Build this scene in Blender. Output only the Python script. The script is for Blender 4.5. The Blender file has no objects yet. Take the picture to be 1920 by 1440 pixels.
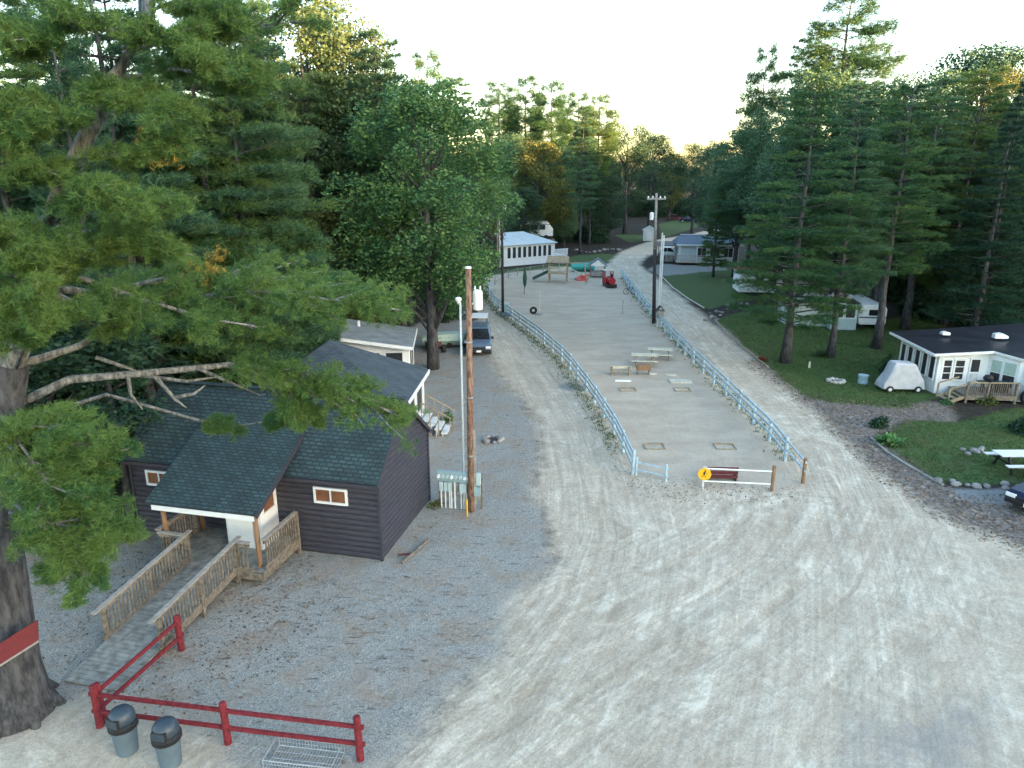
import bpy, math, random
import numpy as np
from mathutils import Vector, Matrix
R = math.radians
C = bpy.context.scene.collection
S = bpy.context.scene
rnd = random.Random(7)
rs = np.random.RandomState(11)

# ---------------------------------------------------------------- camera
CAMH = 12.0
FPX = 1333.0                      # focal length in pixels of the 1920 px wide photograph
PITCH = math.atan(395 / FPX)
cam_d = bpy.data.cameras.new('camera'); cam = bpy.data.objects.new('camera', cam_d); C.objects.link(cam)
cam_d.sensor_width = 36.0; cam_d.lens = 36.0 * FPX / 1920.0
cam_d.clip_start = 0.1; cam_d.clip_end = 6000
cam.location = (0, 0, CAMH); cam.rotation_euler = (math.pi / 2 - PITCH, 0, 0)
S.camera = cam
# ---------------------------------------------------------------- sky, sun, exposure
SUN_EL = R(7.0); SUN_AZ = R(125.0)      # azimuth clockwise from +Y
w = bpy.data.worlds.new('World'); S.world = w; w.use_nodes = True
nt = w.node_tree
sky = nt.nodes.new('ShaderNodeTexSky'); sky.sky_type = 'NISHITA'; sky.sun_disc = False
sky.sun_elevation = SUN_EL; sky.sun_rotation = SUN_AZ
sky.air_density = 1.0; sky.dust_density = 1.3; sky.ozone_density = 1.0; sky.altitude = 100
bg = nt.nodes['Background']; bg.inputs['Strength'].default_value = 0.15
nt.links.new(sky.outputs[0], bg.inputs[0])
sun_d = bpy.data.lights.new('sun', 'SUN'); sun_d.energy = 5.0; sun_d.angle = R(0.5); sun_d.color = (1.0, 0.58, 0.28)
sun = bpy.data.objects.new('sun', sun_d); C.objects.link(sun)
sdir = Vector((math.cos(SUN_EL) * math.sin(SUN_AZ), math.cos(SUN_EL) * math.cos(SUN_AZ), math.sin(SUN_EL)))
sun.rotation_euler = sdir.to_track_quat('Z', 'Y').to_euler()
S.view_settings.view_transform = 'Standard'; S.view_settings.look = 'None'
S.view_settings.gamma = 1.0; S.view_settings.use_curve_mapping = False
S.view_settings.exposure = 3.05
S.cycles.max_bounces = 5; S.cycles.diffuse_bounces = 3; S.cycles.transparent_max_bounces = 8
S.cycles.transmission_bounces = 3

# survey: where a sight line through the photograph meets the height z, or the distance y
_cp, _sp = math.cos(PITCH), math.sin(PITCH)
def ray(px, py):
    u = (px - 960) / FPX; v = (py - 720) / FPX
    return u, _cp - _sp * v, -(_sp + _cp * v)
def G(px, py, z=0.0):
    r = ray(px, py); t = (z - CAMH) / r[2]
    return Vector((r[0] * t, r[1] * t, z))
def AT(px, py, y):
    r = ray(px, py); t = y / r[1]
    return Vector((r[0] * t, y, CAMH + r[2] * t))

# ---------------------------------------------------------------- materials
def M(name, col, rough=0.8, metal=0.0, noise=0.12, scale=6.0, bump=0.0, spec=0.3, stretch=None):
    m = bpy.data.materials.new(name); m.use_nodes = True
    n = m.node_tree.nodes; l = m.node_tree.links; b = n['Principled BSDF']
    b.inputs['Roughness'].default_value = rough; b.inputs['Metallic'].default_value = metal
    b.inputs['Specular IOR Level'].default_value = spec
    tc = n.new('ShaderNodeTexCoord'); mp = n.new('ShaderNodeMapping'); nz = n.new('ShaderNodeTexNoise')
    l.new(tc.outputs['Object'], mp.inputs[0]); l.new(mp.outputs[0], nz.inputs[0])
    if stretch: mp.inputs['Scale'].default_value = stretch
    nz.inputs['Scale'].default_value = scale; nz.inputs['Detail'].default_value = 6
    r = n.new('ShaderNodeValToRGB'); l.new(nz.outputs[0], r.inputs[0])
    r.color_ramp.elements[0].position = 0.3; r.color_ramp.elements[1].position = 0.7
    lo = [max(0, c * (1 - noise)) for c in col]; hi = [min(1, c * (1 + noise)) for c in col]
    r.color_ramp.elements[0].color = (*lo, 1); r.color_ramp.elements[1].color = (*hi, 1)
    l.new(r.outputs[0], b.inputs['Base Color'])
    if bump:
        bp = n.new('ShaderNodeBump'); bp.inputs['Strength'].default_value = bump; bp.inputs['Distance'].default_value = 0.03
        l.new(nz.outputs[0], bp.inputs['Height']); l.new(bp.outputs[0], b.inputs['Normal'])
    return m
def N(m): return m.node_tree.nodes, m.node_tree.links
MT = {}
MT['red_paint'] = M('red_paint', (0.165, 0.020, 0.028), 0.8, noise=0.35, scale=9, bump=0.3)
MT['sign_red'] = M('sign_red', (0.12, 0.018, 0.022), 0.7, noise=0.15)
MT['white'] = M('white_paint', (0.72, 0.76, 0.78), 0.5, noise=0.06, scale=3)
MT['whitegrime'] = M('weathered_white', (0.6, 0.63, 0.62), 0.7, noise=0.2, scale=4)
MT['palevinyl'] = M('pale_blue_paint', (0.37, 0.50, 0.58), 0.6, noise=0.25, scale=5)
MT['siding'] = M('charcoal_siding', (0.040, 0.040, 0.056), 0.55, noise=0.3, scale=5, bump=0.25, spec=0.45, stretch=(0.6, 0.6, 8))
MT['deckwood'] = M('weathered_wood', (0.165, 0.145, 0.12), 0.85, noise=0.5, scale=9, bump=0.4)
MT['deckgrey'] = M('grey_boards', (0.215, 0.225, 0.21), 0.8, noise=0.4, scale=5, bump=0.3)
MT['railtop'] = M('bleached_rail', (0.28, 0.265, 0.24), 0.8, noise=0.25, scale=9)
MT['postwood'] = M('porch_post_wood', (0.22, 0.135, 0.08), 0.75, noise=0.35, scale=6, stretch=(3, 3, .4))
MT['polewood'] = M('pole_wood', (0.27, 0.155, 0.10), 0.8, noise=0.45, scale=7, stretch=(4, 4, .35), bump=.3)
MT['poledark'] = M('dark_pole', (0.035, 0.035, 0.04), 0.8, noise=0.3)
MT['polegrey'] = M('silver_pole', (0.25, 0.25, 0.24), 0.8, noise=0.3)
MT['metal'] = M('galvanised', (0.42, 0.46, 0.48), 0.45, 0.6, noise=0.15)
MT['pipe'] = M('pvc_conduit', (0.62, 0.66, 0.68), 0.5, noise=0.1)
MT['meter'] = M('meter_grey', (0.27, 0.40, 0.45), 0.5, 0.1, noise=0.1)
MT['meterpale'] = M('meter_pale', (0.42, 0.55, 0.59), 0.5, 0.1, noise=0.1)
MT['yellow'] = M('yellow_paint', (0.75, 0.42, 0.02), 0.5, noise=0.08)
MT['black'] = M('black_plastic', (0.02, 0.02, 0.022), 0.5, noise=0.2)
MT['rubber'] = M('tyre_rubber', (0.025, 0.025, 0.025), 0.85, noise=0.2)
MT['bin'] = M('bin_grey', (0.10, 0.145, 0.18), 0.6, noise=0.12, scale=4)
MT['binlid'] = M('bin_lid', (0.035, 0.055, 0.075), 0.42, noise=0.2, scale=5, spec=.5)
MT['glass'] = M('dark_glass', (0.015, 0.018, 0.022), 0.08, noise=0.3, spec=0.6)
MT['screen'] = M('dark_screen', (0.022, 0.026, 0.032), 0.35, noise=0.4, scale=8, spec=0.5)
MT['brownpane'] = M('brown_blind', (0.19, 0.085, 0.045), 0.35, noise=0.3, scale=3, spec=0.5)
MT['cover'] = M('grey_cover', (0.42, 0.45, 0.49), 0.75, noise=0.12, scale=2.5, bump=0.6)
MT['steelblue'] = M('blue_silver_paint', (0.14, 0.20, 0.28), 0.25, 0.4, noise=0.06)
MT['navy'] = M('navy_paint', (0.010, 0.016, 0.045), 0.18, 0.2, noise=0.05)
MT['palegreen'] = M('pale_green_paint', (0.35, 0.47, 0.42), 0.5, noise=0.1)
MT['maroon'] = M('maroon_paint', (0.10, 0.022, 0.03), 0.6, noise=0.3, scale=4)
MT['traincol'] = M('train_red', (0.32, 0.015, 0.025), 0.4, noise=0.15)
MT['teal'] = M('teal_plastic', (0.05, 0.36, 0.33), 0.4, noise=0.1)
MT['redplastic'] = M('red_plastic', (0.6, 0.07, 0.06), 0.4, noise=0.1)
MT['greenplastic'] = M('dark_green_plastic', (0.02, 0.07, 0.05), 0.4, noise=0.1)
MT['paleblue'] = M('pale_blue_siding', (0.50, 0.58, 0.62), 0.6, noise=0.08)
MT['tan'] = M('tan_boards', (0.30, 0.25, 0.17), 0.8, noise=0.3, scale=5)
MT['cream'] = M('cream_boards', (0.50, 0.49, 0.40), 0.8, noise=0.2, scale=5)
MT['stone'] = M('fieldstone', (0.24, 0.235, 0.23), 0.9, noise=0.4, scale=3, bump=0.5)
MT['palestone'] = M('pale_stone', (0.42, 0.40, 0.37), 0.9, noise=0.2, scale=3, bump=0.5)
MT['redroof'] = M('rust_red_roof', (0.25, 0.06, 0.045), 0.7, noise=0.3)
MT['blueroof'] = M('slate_blue_roof', (0.10, 0.14, 0.19), 0.6, noise=0.2)
MT['darkroof'] = M('black_rubber_roof', (0.018, 0.02, 0.028), 0.42, noise=0.4, scale=0.8)
MT['metalroof'] = M('pale_metal_roof', (0.52, 0.60, 0.63), 0.4, 0.1, noise=0.08, scale=1)
MT['ash'] = M('ash', (0.05, 0.05, 0.05), 0.95, noise=0.5)
MT['lamp'] = M('lamp_glass', (0.8, 0.82, 0.84), 0.3, noise=0.02)

def shingle(name, c1, c2, s, mort=0.02, slope=1.0):
    m = bpy.data.materials.new(name); m.use_nodes = True; n, l = N(m); b = n['Principled BSDF']
    tc = n.new('ShaderNodeTexCoord'); mp = n.new('ShaderNodeMapping'); br = n.new('ShaderNodeTexBrick')
    mp.inputs['Scale'].default_value = (1, slope, 0)
    nz0 = n.new('ShaderNodeTexNoise'); nz0.inputs['Scale'].default_value = 5
    mv = n.new('ShaderNodeMixRGB'); mv.blend_type = 'ADD'; mv.inputs[0].default_value = 0.05
    l.new(tc.outputs['Object'], mp.inputs[0]); l.new(mp.outputs[0], nz0.inputs[0])
    l.new(mp.outputs[0], mv.inputs[1]); l.new(nz0.outputs[1], mv.inputs[2]); l.new(mv.outputs[0], br.inputs[0])
    br.inputs['Scale'].default_value = 1.0; br.inputs['Brick Width'].default_value = s; br.inputs['Row Height'].default_value = s * 0.56
    br.inputs['Mortar Size'].default_value = mort; br.inputs['Mortar Smooth'].default_value = 0.4
    br.inputs['Color1'].default_value = (*c1, 1); br.inputs['Color2'].default_value = (*c2, 1)
    br.inputs['Mortar'].default_value = (c1[0] * .35, c1[1] * .35, c1[2] * .4, 1)
    nz = n.new('ShaderNodeTexNoise'); nz.inputs['Scale'].default_value = 1.3; nz.inputs['Detail'].default_value = 8
    l.new(mp.outputs[0], nz.inputs[0])
    mx = n.new('ShaderNodeMixRGB'); mx.blend_type = 'OVERLAY'; mx.inputs[0].default_value = 0.7
    l.new(br.outputs[0], mx.inputs[1]); l.new(nz.outputs[0], mx.inputs[2]); l.new(mx.outputs[0], b.inputs['Base Color'])
    b.inputs['Roughness'].default_value = 0.75
    bp = n.new('ShaderNodeBump'); bp.inputs['Strength'].default_value = 0.8; bp.inputs['Distance'].default_value = 0.03
    l.new(br.outputs['Fac'], bp.inputs['Height']); bp.invert = True; l.new(bp.outputs[0], b.inputs['Normal'])
    return m
MT['shingle'] = shingle('green_black_shingle', (0.040, 0.082, 0.088), (0.020, 0.044, 0.052), 0.25, 0.032, 1.25)
MT['shinglegrey'] = shingle('grey_blue_shingle', (0.085, 0.115, 0.14), (0.06, 0.082, 0.10), 0.22, 0.018, 1.2)
MT['shinglepale'] = shingle('pale_grey_shingle', (0.27, 0.32, 0.34), (0.22, 0.26, 0.28), 0.24, 0.015, 1.2)

def bark(name, c1, c2, sc=6):
    m = bpy.data.materials.new(name); m.use_nodes = True; n, l = N(m); b = n['Principled BSDF']
    tc = n.new('ShaderNodeTexCoord'); mp = n.new('ShaderNodeMapping'); mp.inputs['Scale'].default_value = (1, 1, 0.28)
    nz = n.new('ShaderNodeTexNoise'); nz.inputs['Scale'].default_value = sc; nz.inputs['Detail'].default_value = 8; nz.inputs['Roughness'].default_value = .7
    l.new(tc.outputs['Object'], mp.inputs[0]); l.new(mp.outputs[0], nz.inputs[0])
    r = n.new('ShaderNodeValToRGB'); r.color_ramp.elements[0].position = .4; r.color_ramp.elements[1].position = .62
    r.color_ramp.elements[0].color = (*c1, 1); r.color_ramp.elements[1].color = (*c2, 1)
    l.new(nz.outputs[0], r.inputs[0]); l.new(r.outputs[0], b.inputs['Base Color']); b.inputs['Roughness'].default_value = .95
    bp = n.new('ShaderNodeBump'); bp.inputs['Strength'].default_value = 1; bp.inputs['Distance'].default_value = 0.06
    l.new(nz.outputs[0], bp.inputs['Height']); l.new(bp.outputs[0], b.inputs['Normal'])
    return m
MT['bark'] = bark('pine_bark', (0.024, 0.026, 0.031), (0.092, 0.096, 0.104), 7)
MT['polewood'] = bark('pole_wood_grain', (0.11, 0.055, 0.038), (0.36, 0.235, 0.17), 9)
MT['barkpale'] = bark('lichen_bark', (0.075, 0.078, 0.08), (0.30, 0.31, 0.30), 9)

def foliage(name, dark, light, tip, rough=0.6, trans=0.25, clump=0.6):
    """leaf colour varies by tree, by clump and by leaf"""
    m = bpy.data.materials.new(name); m.use_nodes = True; n, l = N(m)
    b = n['Principled BSDF']; out = n['Material Output']
    tc = n.new('ShaderNodeTexCoord'); nz = n.new('ShaderNodeTexNoise'); nz.inputs['Scale'].default_value = clump; nz.inputs['Detail'].default_value = 4
    l.new(tc.outputs['Object'], nz.inputs[0])
    oi = n.new('ShaderNodeObjectInfo'); ad = n.new('ShaderNodeMath'); ad.operation = 'MULTIPLY_ADD'
    l.new(oi.outputs['Random'], ad.inputs[0]); ad.inputs[1].default_value = 0.30; l.new(nz.outputs[0], ad.inputs[2])
    g = n.new('ShaderNodeNewGeometry'); ad2 = n.new('ShaderNodeMath'); ad2.operation = 'MULTIPLY_ADD'
    l.new(g.outputs['Random Per Island'], ad2.inputs[0]); ad2.inputs[1].default_value = 0.45; l.new(ad.outputs[0], ad2.inputs[2])
    r = n.new('ShaderNodeValToRGB'); e = r.color_ramp.elements
    e[0].position = .5; e[0].color = (*dark, 1); e[1].position = .80; e[1].color = (*light, 1)
    e2 = e.new(1.0); e2.color = (*tip, 1)
    l.new(ad2.outputs[0], r.inputs[0]); l.new(r.outputs[0], b.inputs['Base Color']); b.inputs['Roughness'].default_value = rough
    b.inputs['Specular IOR Level'].default_value = 0.25
    t = n.new('ShaderNodeBsdfTranslucent'); l.new(r.outputs[0], t.inputs[0])
    mx = n.new('ShaderNodeMixShader'); mx.inputs[0].default_value = trans
    l.new(b.outputs[0], mx.inputs[1]); l.new(t.outputs[0], mx.inputs[2]); l.new(mx.outputs[0], out.inputs[0])
    return m
MT['needle'] = foliage('pine_needles', (0.020, 0.068, 0.036), (0.052, 0.140, 0.055), (0.12, 0.19, 0.05))
MT['needlenear'] = foliage('near_pine_needles', (0.018, 0.072, 0.036), (0.055, 0.155, 0.052), (0.14, 0.23, 0.06), clump=1.0)
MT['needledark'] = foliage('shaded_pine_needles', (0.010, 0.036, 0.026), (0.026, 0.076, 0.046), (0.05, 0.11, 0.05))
MT['needleblue'] = foliage('blue_green_needles', (0.018, 0.062, 0.042), (0.050, 0.130, 0.075), (0.09, 0.17, 0.07))
MT['leaf'] = foliage('maple_leaves', (0.024, 0.080, 0.038), (0.066, 0.165, 0.064), (0.12, 0.22, 0.07))
MT['leafblue'] = foliage('cool_green_leaves', (0.022, 0.066, 0.046), (0.058, 0.135, 0.080), (0.10, 0.18, 0.08))
MT['leafolive'] = foliage('olive_leaves', (0.045, 0.065, 0.022), (0.10, 0.135, 0.040), (0.15, 0.16, 0.045))
MT['leafgrey'] = foliage('grey_olive_leaves', (0.024, 0.064, 0.036), (0.060, 0.118, 0.056), (0.10, 0.145, 0.06))
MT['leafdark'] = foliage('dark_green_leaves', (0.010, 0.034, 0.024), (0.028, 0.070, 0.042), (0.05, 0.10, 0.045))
MT['leafyellow'] = foliage('yellow_leaves', (0.20, 0.15, 0.03), (0.34, 0.24, 0.05), (0.5, 0.36, 0.09))
MT['leafred'] = foliage('red_leaves', (0.10, 0.015, 0.015), (0.2, 0.03, 0.03), (0.25, 0.06, 0.03))
MT['hosta'] = foliage('hosta_leaves', (0.06, 0.16, 0.05), (0.14, 0.30, 0.09), (0.3, 0.42, 0.2))
MT['grassblade'] = foliage('grass_blades', (0.028, 0.075, 0.022), (0.06, 0.13, 0.036), (0.10, 0.16, 0.045), clump=.3)
MT['dryleaf'] = foliage('fallen_leaf', (0.06, 0.040, 0.028), (0.15, 0.10, 0.065), (0.26, 0.20, 0.14), trans=.05)

# ---------------------------------------------------------------- mesh helpers
class MB:
    def __init__(s): s.v = []; s.f = []; s.mi = []
    def add(s, vs, fs, mi=0):
        o = len(s.v); s.v += [tuple(p) for p in vs]; s.f += [tuple(i + o for i in f) for f in fs]; s.mi += [mi] * len(fs); return s
    def hexa(s, p, mi=0):     # 8 points: bottom ring, top ring
        return s.add(p, [(3, 2, 1, 0), (4, 5, 6, 7), (0, 1, 5, 4), (1, 2, 6, 5), (2, 3, 7, 6), (3, 0, 4, 7)], mi)
    def box(s, x0, x1, y0, y1, z0, z1, mi=0):
        return s.hexa([(x0, y0, z0), (x1, y0, z0), (x1, y1, z0), (x0, y1, z0), (x0, y0, z1), (x1, y0, z1), (x1, y1, z1), (x0, y1, z1)], mi)
    def bar(s, a, b, w, h, mi=0, up=(0, 0, 1)):
        a = Vector(a); b = Vector(b); d = (b - a).normalized(); u = Vector(up)
        if abs(d.dot(u)) > .98: u = Vector((0, 1, 0))
        sx = d.cross(u).normalized() * (w / 2); sz = sx.cross(d).normalized() * (h / 2)
        return s.hexa([a - sx - sz, a + sx - sz, b + sx - sz, b - sx - sz, a - sx + sz, a + sx + sz, b + sx + sz, b - sx + sz], mi)
    def tube(s, pts, rad, n=8, mi=0, cap=True):
        pts = [Vector(p) for p in pts]
        if not hasattr(rad, '__len__'): rad = [rad] * len(pts)
        vs = []; fs = []
        for i, p in enumerate(pts):
            d = (pts[min(i + 1, len(pts) - 1)] - pts[max(i - 1, 0)]).normalized()
            u = Vector((0, 0, 1)) if abs(d.z) < .9 else Vector((1, 0, 0))
            a = d.cross(u).normalized(); b = d.cross(a)
            for k in range(n):
                t = 2 * math.pi * k / n; vs.append(p + (a * math.cos(t) + b * math.sin(t)) * rad[i])
        for i in range(len(pts) - 1):
            for k in range(n):
                fs.append((i * n + k, i * n + (k + 1) % n, (i + 1) * n + (k + 1) % n, (i + 1) * n + k))
        if cap: fs += [tuple(range(n - 1, -1, -1)), tuple((len(pts) - 1) * n + k for k in range(n))]
        return s.add(vs, fs, mi)
    def lathe(s, prof, c=(0, 0, 0), n=16, mi=0):
        vs = []; fs = []
        for r, z in prof:
            for k in range(n): t = 2 * math.pi * k / n; vs.append((c[0] + r * math.cos(t), c[1] + r * math.sin(t), c[2] + z))
        for i in range(len(prof) - 1):
            for k in range(n): fs.append((i * n + k, i * n + (k + 1) % n, (i + 1) * n + (k + 1) % n, (i + 1) * n + k))
        fs += [tuple(range(n - 1, -1, -1)), tuple((len(prof) - 1) * n + k for k in range(n))]
        return s.add(vs, fs, mi)
    def slab(s, quad, t, mi=0):     # quad plus thickness downwards
        q = [Vector(p) for p in quad]; nrm = (q[1] - q[0]).cross(q[-1] - q[0]).normalized()
        if nrm.z < 0: nrm = -nrm
        n = len(q); vs = [p - nrm * t for p in q] + q
        fs = [tuple(range(n - 1, -1, -1)), tuple(range(n, 2 * n))] + [(i, (i + 1) % n, n + (i + 1) % n, n + i) for i in range(n)]
        return s.add(vs, fs, mi)
    def prism(s, poly, a0, a1, ax='x', mi=0):      # polygon extruded along an axis
        n = len(poly)
        if ax == 'x': vs = [(a0, p[0], p[1]) for p in poly] + [(a1, p[0], p[1]) for p in poly]
        elif ax == 'y': vs = [(p[0], a0, p[1]) for p in poly] + [(p[0], a1, p[1]) for p in poly]
        else: vs = [(p[0], p[1], a0) for p in poly] + [(p[0], p[1], a1) for p in poly]
        fs = [tuple(range(n - 1, -1, -1)), tuple(range(n, 2 * n))] + [(i, (i + 1) % n, n + (i + 1) % n, n + i) for i in range(n)]
        return s.add(vs, fs, mi)
    def loft(s, rings, mi=0):
        n = len(rings[0]); vs = [p for r in rings for p in r]; fs = []
        for i in range(len(rings) - 1):
            for k in range(n): fs.append((i * n + k, i * n + (k + 1) % n, (i + 1) * n + (k + 1) % n, (i + 1) * n + k))
        fs += [tuple(range(n - 1, -1, -1)), tuple((len(rings) - 1) * n + k for k in range(n))]
        return s.add(vs, fs, mi)
    def build(s, name, mats, parent=None, bevel=0, smooth=False):
        me = bpy.data.meshes.new(name); me.from_pydata(s.v, [], s.f); me.update()
        if not isinstance(mats, (list, tuple)): mats = [mats]
        for m in mats: me.materials.append(MT[m] if isinstance(m, str) else m)
        me.polygons.foreach_set('material_index', s.mi)
        if smooth: me.polygons.foreach_set('use_smooth', [True] * len(s.f))
        import bmesh
        bm = bmesh.new(); bm.from_mesh(me); bmesh.ops.recalc_face_normals(bm, faces=bm.faces); bm.to_mesh(me); bm.free()
        o = bpy.data.objects.new(name, me); C.objects.link(o)
        if parent: o.parent = parent
        if bevel:
            b = o.modifiers.new('bevel', 'BEVEL'); b.width = bevel; b.segments = 2; b.limit_method = 'ANGLE'
        return o
def thing(name, label, cat, loc=(0, 0, 0), rz=0.0, group=None, scale=1.0):
    o = bpy.data.objects.new(name, None); C.objects.link(o); o.empty_display_size = .3
    o.location = loc; o.rotation_euler = (0, 0, rz); o.scale = (scale,) * 3
    o['label'] = label; o['category'] = cat
    if group: o['group'] = group
    return o
def tag(o, label, cat, group=None, kind=None):
    if label: o['label'] = label
    if cat: o['category'] = cat
    if group: o['group'] = group
    if kind: o['kind'] = kind
    return o
def dup(root, loc, rz=0, label=None, scale=None, group=None, mat=None):
    r = root.copy(); C.objects.link(r); r.location = loc; r.rotation_euler = (0, 0, rz)
    if label: r['label'] = label
    if group: r['group'] = group
    if scale: r.scale = scale if hasattr(scale, '__len__') else (scale,) * 3
    for ch in list(root.children):
        c = ch.copy(); C.objects.link(c); c.parent = r
        if mat and ch.name.startswith('crown'): c.material_slots[0].link = 'OBJECT'; c.material_slots[0].material = MT[mat]
        for g in ch.children:
            d = g.copy(); C.objects.link(d); d.parent = c
    return r
def rawmesh(name, V, nper, mats, parent=None):
    """many small separate polygons of nper corners, quick"""
    V = np.asarray(V, dtype=np.float32).reshape(-1, 3); nv = len(V); nf = nv // nper
    me = bpy.data.meshes.new(name); me.vertices.add(nv); me.vertices.foreach_set('co', V.ravel())
    me.loops.add(nv); me.loops.foreach_set('vertex_index', np.arange(nv, dtype=np.int32))
    me.polygons.add(nf); me.polygons.foreach_set('loop_start', np.arange(0, nv, nper, dtype=np.int32))
    try: me.polygons.foreach_set('loop_total', np.full(nf, nper, dtype=np.int32))
    except Exception: pass
    me.update(calc_edges=True); me.materials.append(MT[mats])
    o = bpy.data.objects.new(name, me); C.objects.link(o)
    if parent: o.parent = parent
    return o
# ---------------------------------------------------------------- the ground, one grid cut into its regions
def poly(pts): return np.array([tuple(G(*p)[:2]) for p in pts])
def sdist(P, pg):
    """signed distance to polygon, positive inside"""
    x, y = P[:, 0], P[:, 1]; d = np.full(len(P), 1e9); ins = np.zeros(len(P), bool); n = len(pg)
    for i in range(n):
        a = pg[i]; b = pg[(i + 1) % n]; e = b - a
        t = np.clip(((x - a[0]) * e[0] + (y - a[1]) * e[1]) / (e @ e + 1e-9), 0, 1)
        d = np.minimum(d, np.hypot(x - a[0] - t * e[0], y - a[1] - t * e[1]))
        c = (a[1] > y) != (b[1] > y)
        ins ^= c & (x < (b[0] - a[0]) * (y - a[1]) / (b[1] - a[1] + 1e-12) + a[0])
    return np.where(ins, d, -d)
def sm(d, w): t = np.clip(d / w * .5 + .5, 0, 1); return t * t * (3 - 2 * t)
YARD = [(1186, 890), (1150, 812), (1105, 742), (1060, 682), (1010, 637), (960, 600), (928, 577), (916, 558), (925, 538), (955, 522), (1010, 512), (1080, 503), (1130, 500), (1160, 515), (1190, 556), (1226, 602), (1290, 672), (1360, 742), (1440, 822), (1507, 912), (1450, 922), (1320, 915), (1250, 902)]
ROAD = [(905, 520), (900, 600), (925, 690), (965, 740), (1000, 775), (1015, 830), (1003, 920), (1035, 1000), (1045, 1050), (965, 1120), (930, 1210), (860, 1300), (700, 1460), (600, 1700), (2600, 1700), (2300, 1150), (1920, 1030), (1760, 965), (1640, 880), (1560, 800), (1500, 745), (1430, 690), (1370, 635), (1300, 575), (1235, 522), (1200, 498), (1215, 478), (1262, 458), (1240, 452), (1200, 458), (1160, 474), (1140, 494), (1060, 502), (960, 510)]
FARROAD = [(1215, 480), (1200, 458), (1240, 448), (1290, 440), (1335, 430), (1330, 418), (1310, 408), (1270, 403), (1290, 400), (1330, 404), (1352, 420), (1350, 440), (1290, 455), (1250, 470)]
LOT = [(540, 990), (720, 760), (740, 640), (790, 600), (840, 560), (900, 545), (930, 690), (1015, 800), (1010, 920), (1045, 1050), (930, 1230), (700, 1470), (-100, 1520), (-300, 1400), (-100, 1150), (40, 1000), (230, 985)]
LAWNS = [[(1345, 600), (1400, 650), (1500, 742), (1560, 755), (1700, 765), (1760, 745), (1690, 700), (1780, 650), (1760, 590), (1660, 600), (1560, 620), (1500, 590), (1420, 575)],
         [(1640, 830), (1700, 860), (1770, 905), (1920, 905), (2100, 900), (2100, 770), (1900, 765), (1800, 790), (1700, 790)],
         [(1238, 512), (1300, 500), (1400, 500), (1400, 560), (1330, 580), (1270, 545)],
         [(1062, 498), (1070, 480), (1130, 476), (1165, 478), (1155, 488), (1110, 497)],
         [(880, 530), (890, 500), (945, 505), (1065, 495), (1075, 503), (960, 513), (905, 540)],
         [(1240, 447), (1310, 425), (1318, 418), (1270, 412), (1235, 420)],
         [(1180, 455), (1225, 450), (1225, 440), (1150, 440)]]
SHOULDER = [(1330, 585), (1360, 610), (1430, 672), (1500, 735), (1600, 752), (1780, 755), (1790, 790), (1690, 790), (1640, 825), (1700, 865), (1770, 910), (1800, 930), (2100, 935), (2300, 1150), (1920, 1040), (1760, 975), (1640, 890), (1560, 810), (1480, 745), (1400, 685)]
DRIVE = [(1775, 915), (1920, 912), (2200, 910), (2200, 950), (1920, 948), (1800, 938)]
DRIVE2 = [(1215, 505), (1235, 495), (1330, 498), (1370, 505), (1300, 512), (1240, 518)]
SANDL = [(-200, 1500), (-200, 1400), (0, 1370), (90, 1335), (190, 1290), (330, 1350), (420, 1400), (560, 1500)]
DARK = [(1560, 1340), (1680, 1310), (1800, 1300), (1900, 1330), (1900, 1500), (1560, 1500)]
PUDDLE = [(1048, 722), (1075, 714), (1100, 722), (1095, 732), (1062, 732)]
def axis(a, b, fine0, fine1, st, gr):
    v = list(np.arange(fine0, fine1, st)); s = st; x = fine1
    while x < b: v.append(x); s *= gr; x += s
    v.append(b); s = st; x = fine0
    while x > a: s *= gr; x -= s; v.append(x)
    return np.array(sorted(set(v)))
xs = axis(-150, 260, -15, 27, .22, 1.05); ys = axis(-60, 420, 8, 42, .22, 1.022)
gx, gy = np.meshgrid(xs, ys); P = np.stack([gx.ravel(), gy.ravel()], 1); nx = len(xs); ny = len(ys)
def wig(x, y, s, a): return a * (np.sin(x * s + 1.3 * np.sin(y * s * .7)) + np.sin(y * s * 1.3 + 1.7 * np.sin(x * s * .6 + 1))) * .5
Pw = P + np.stack([wig(P[:, 0], P[:, 1], 1.1, .18), wig(P[:, 1], P[:, 0], 1.3, .18)], 1)
A = {}
A['w_yard'] = sm(sdist(Pw, poly(YARD)), .5)
A['w_road'] = np.maximum(sm(sdist(Pw, poly(ROAD)), 1.4), sm(sdist(Pw, poly(FARROAD)), 1.2))
A['w_road'] = np.maximum(A['w_road'], .8 * sm(sdist(Pw, poly(SANDL)), 1.2))
A['w_lot'] = sm(sdist(Pw, poly(LOT)), 1.2)
g_ = np.zeros(len(P))
for L in LAWNS: g_ = np.maximum(g_, sm(sdist(Pw, poly(L)), .9))
yd = -sdist(P, poly(YARD)); strip = np.exp(-((yd - .25) / .38) ** 2) * (P[:, 1] > 26.5) * .62
A['w_grass'] = np.maximum(g_, strip)
A['w_litter'] = sm(sdist(Pw, poly(SHOULDER)), 1.0)
A['w_drive'] = np.maximum(np.maximum(sm(sdist(Pw, poly(DRIVE)), .5), sm(sdist(Pw, poly(DRIVE2)), .5)), .58 * sm(sdist(Pw, poly(DARK)), 2.2))
A['w_drive'] = np.maximum(A['w_drive'], .9 * sm(sdist(Pw, poly(PUDDLE)), .5))
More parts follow.
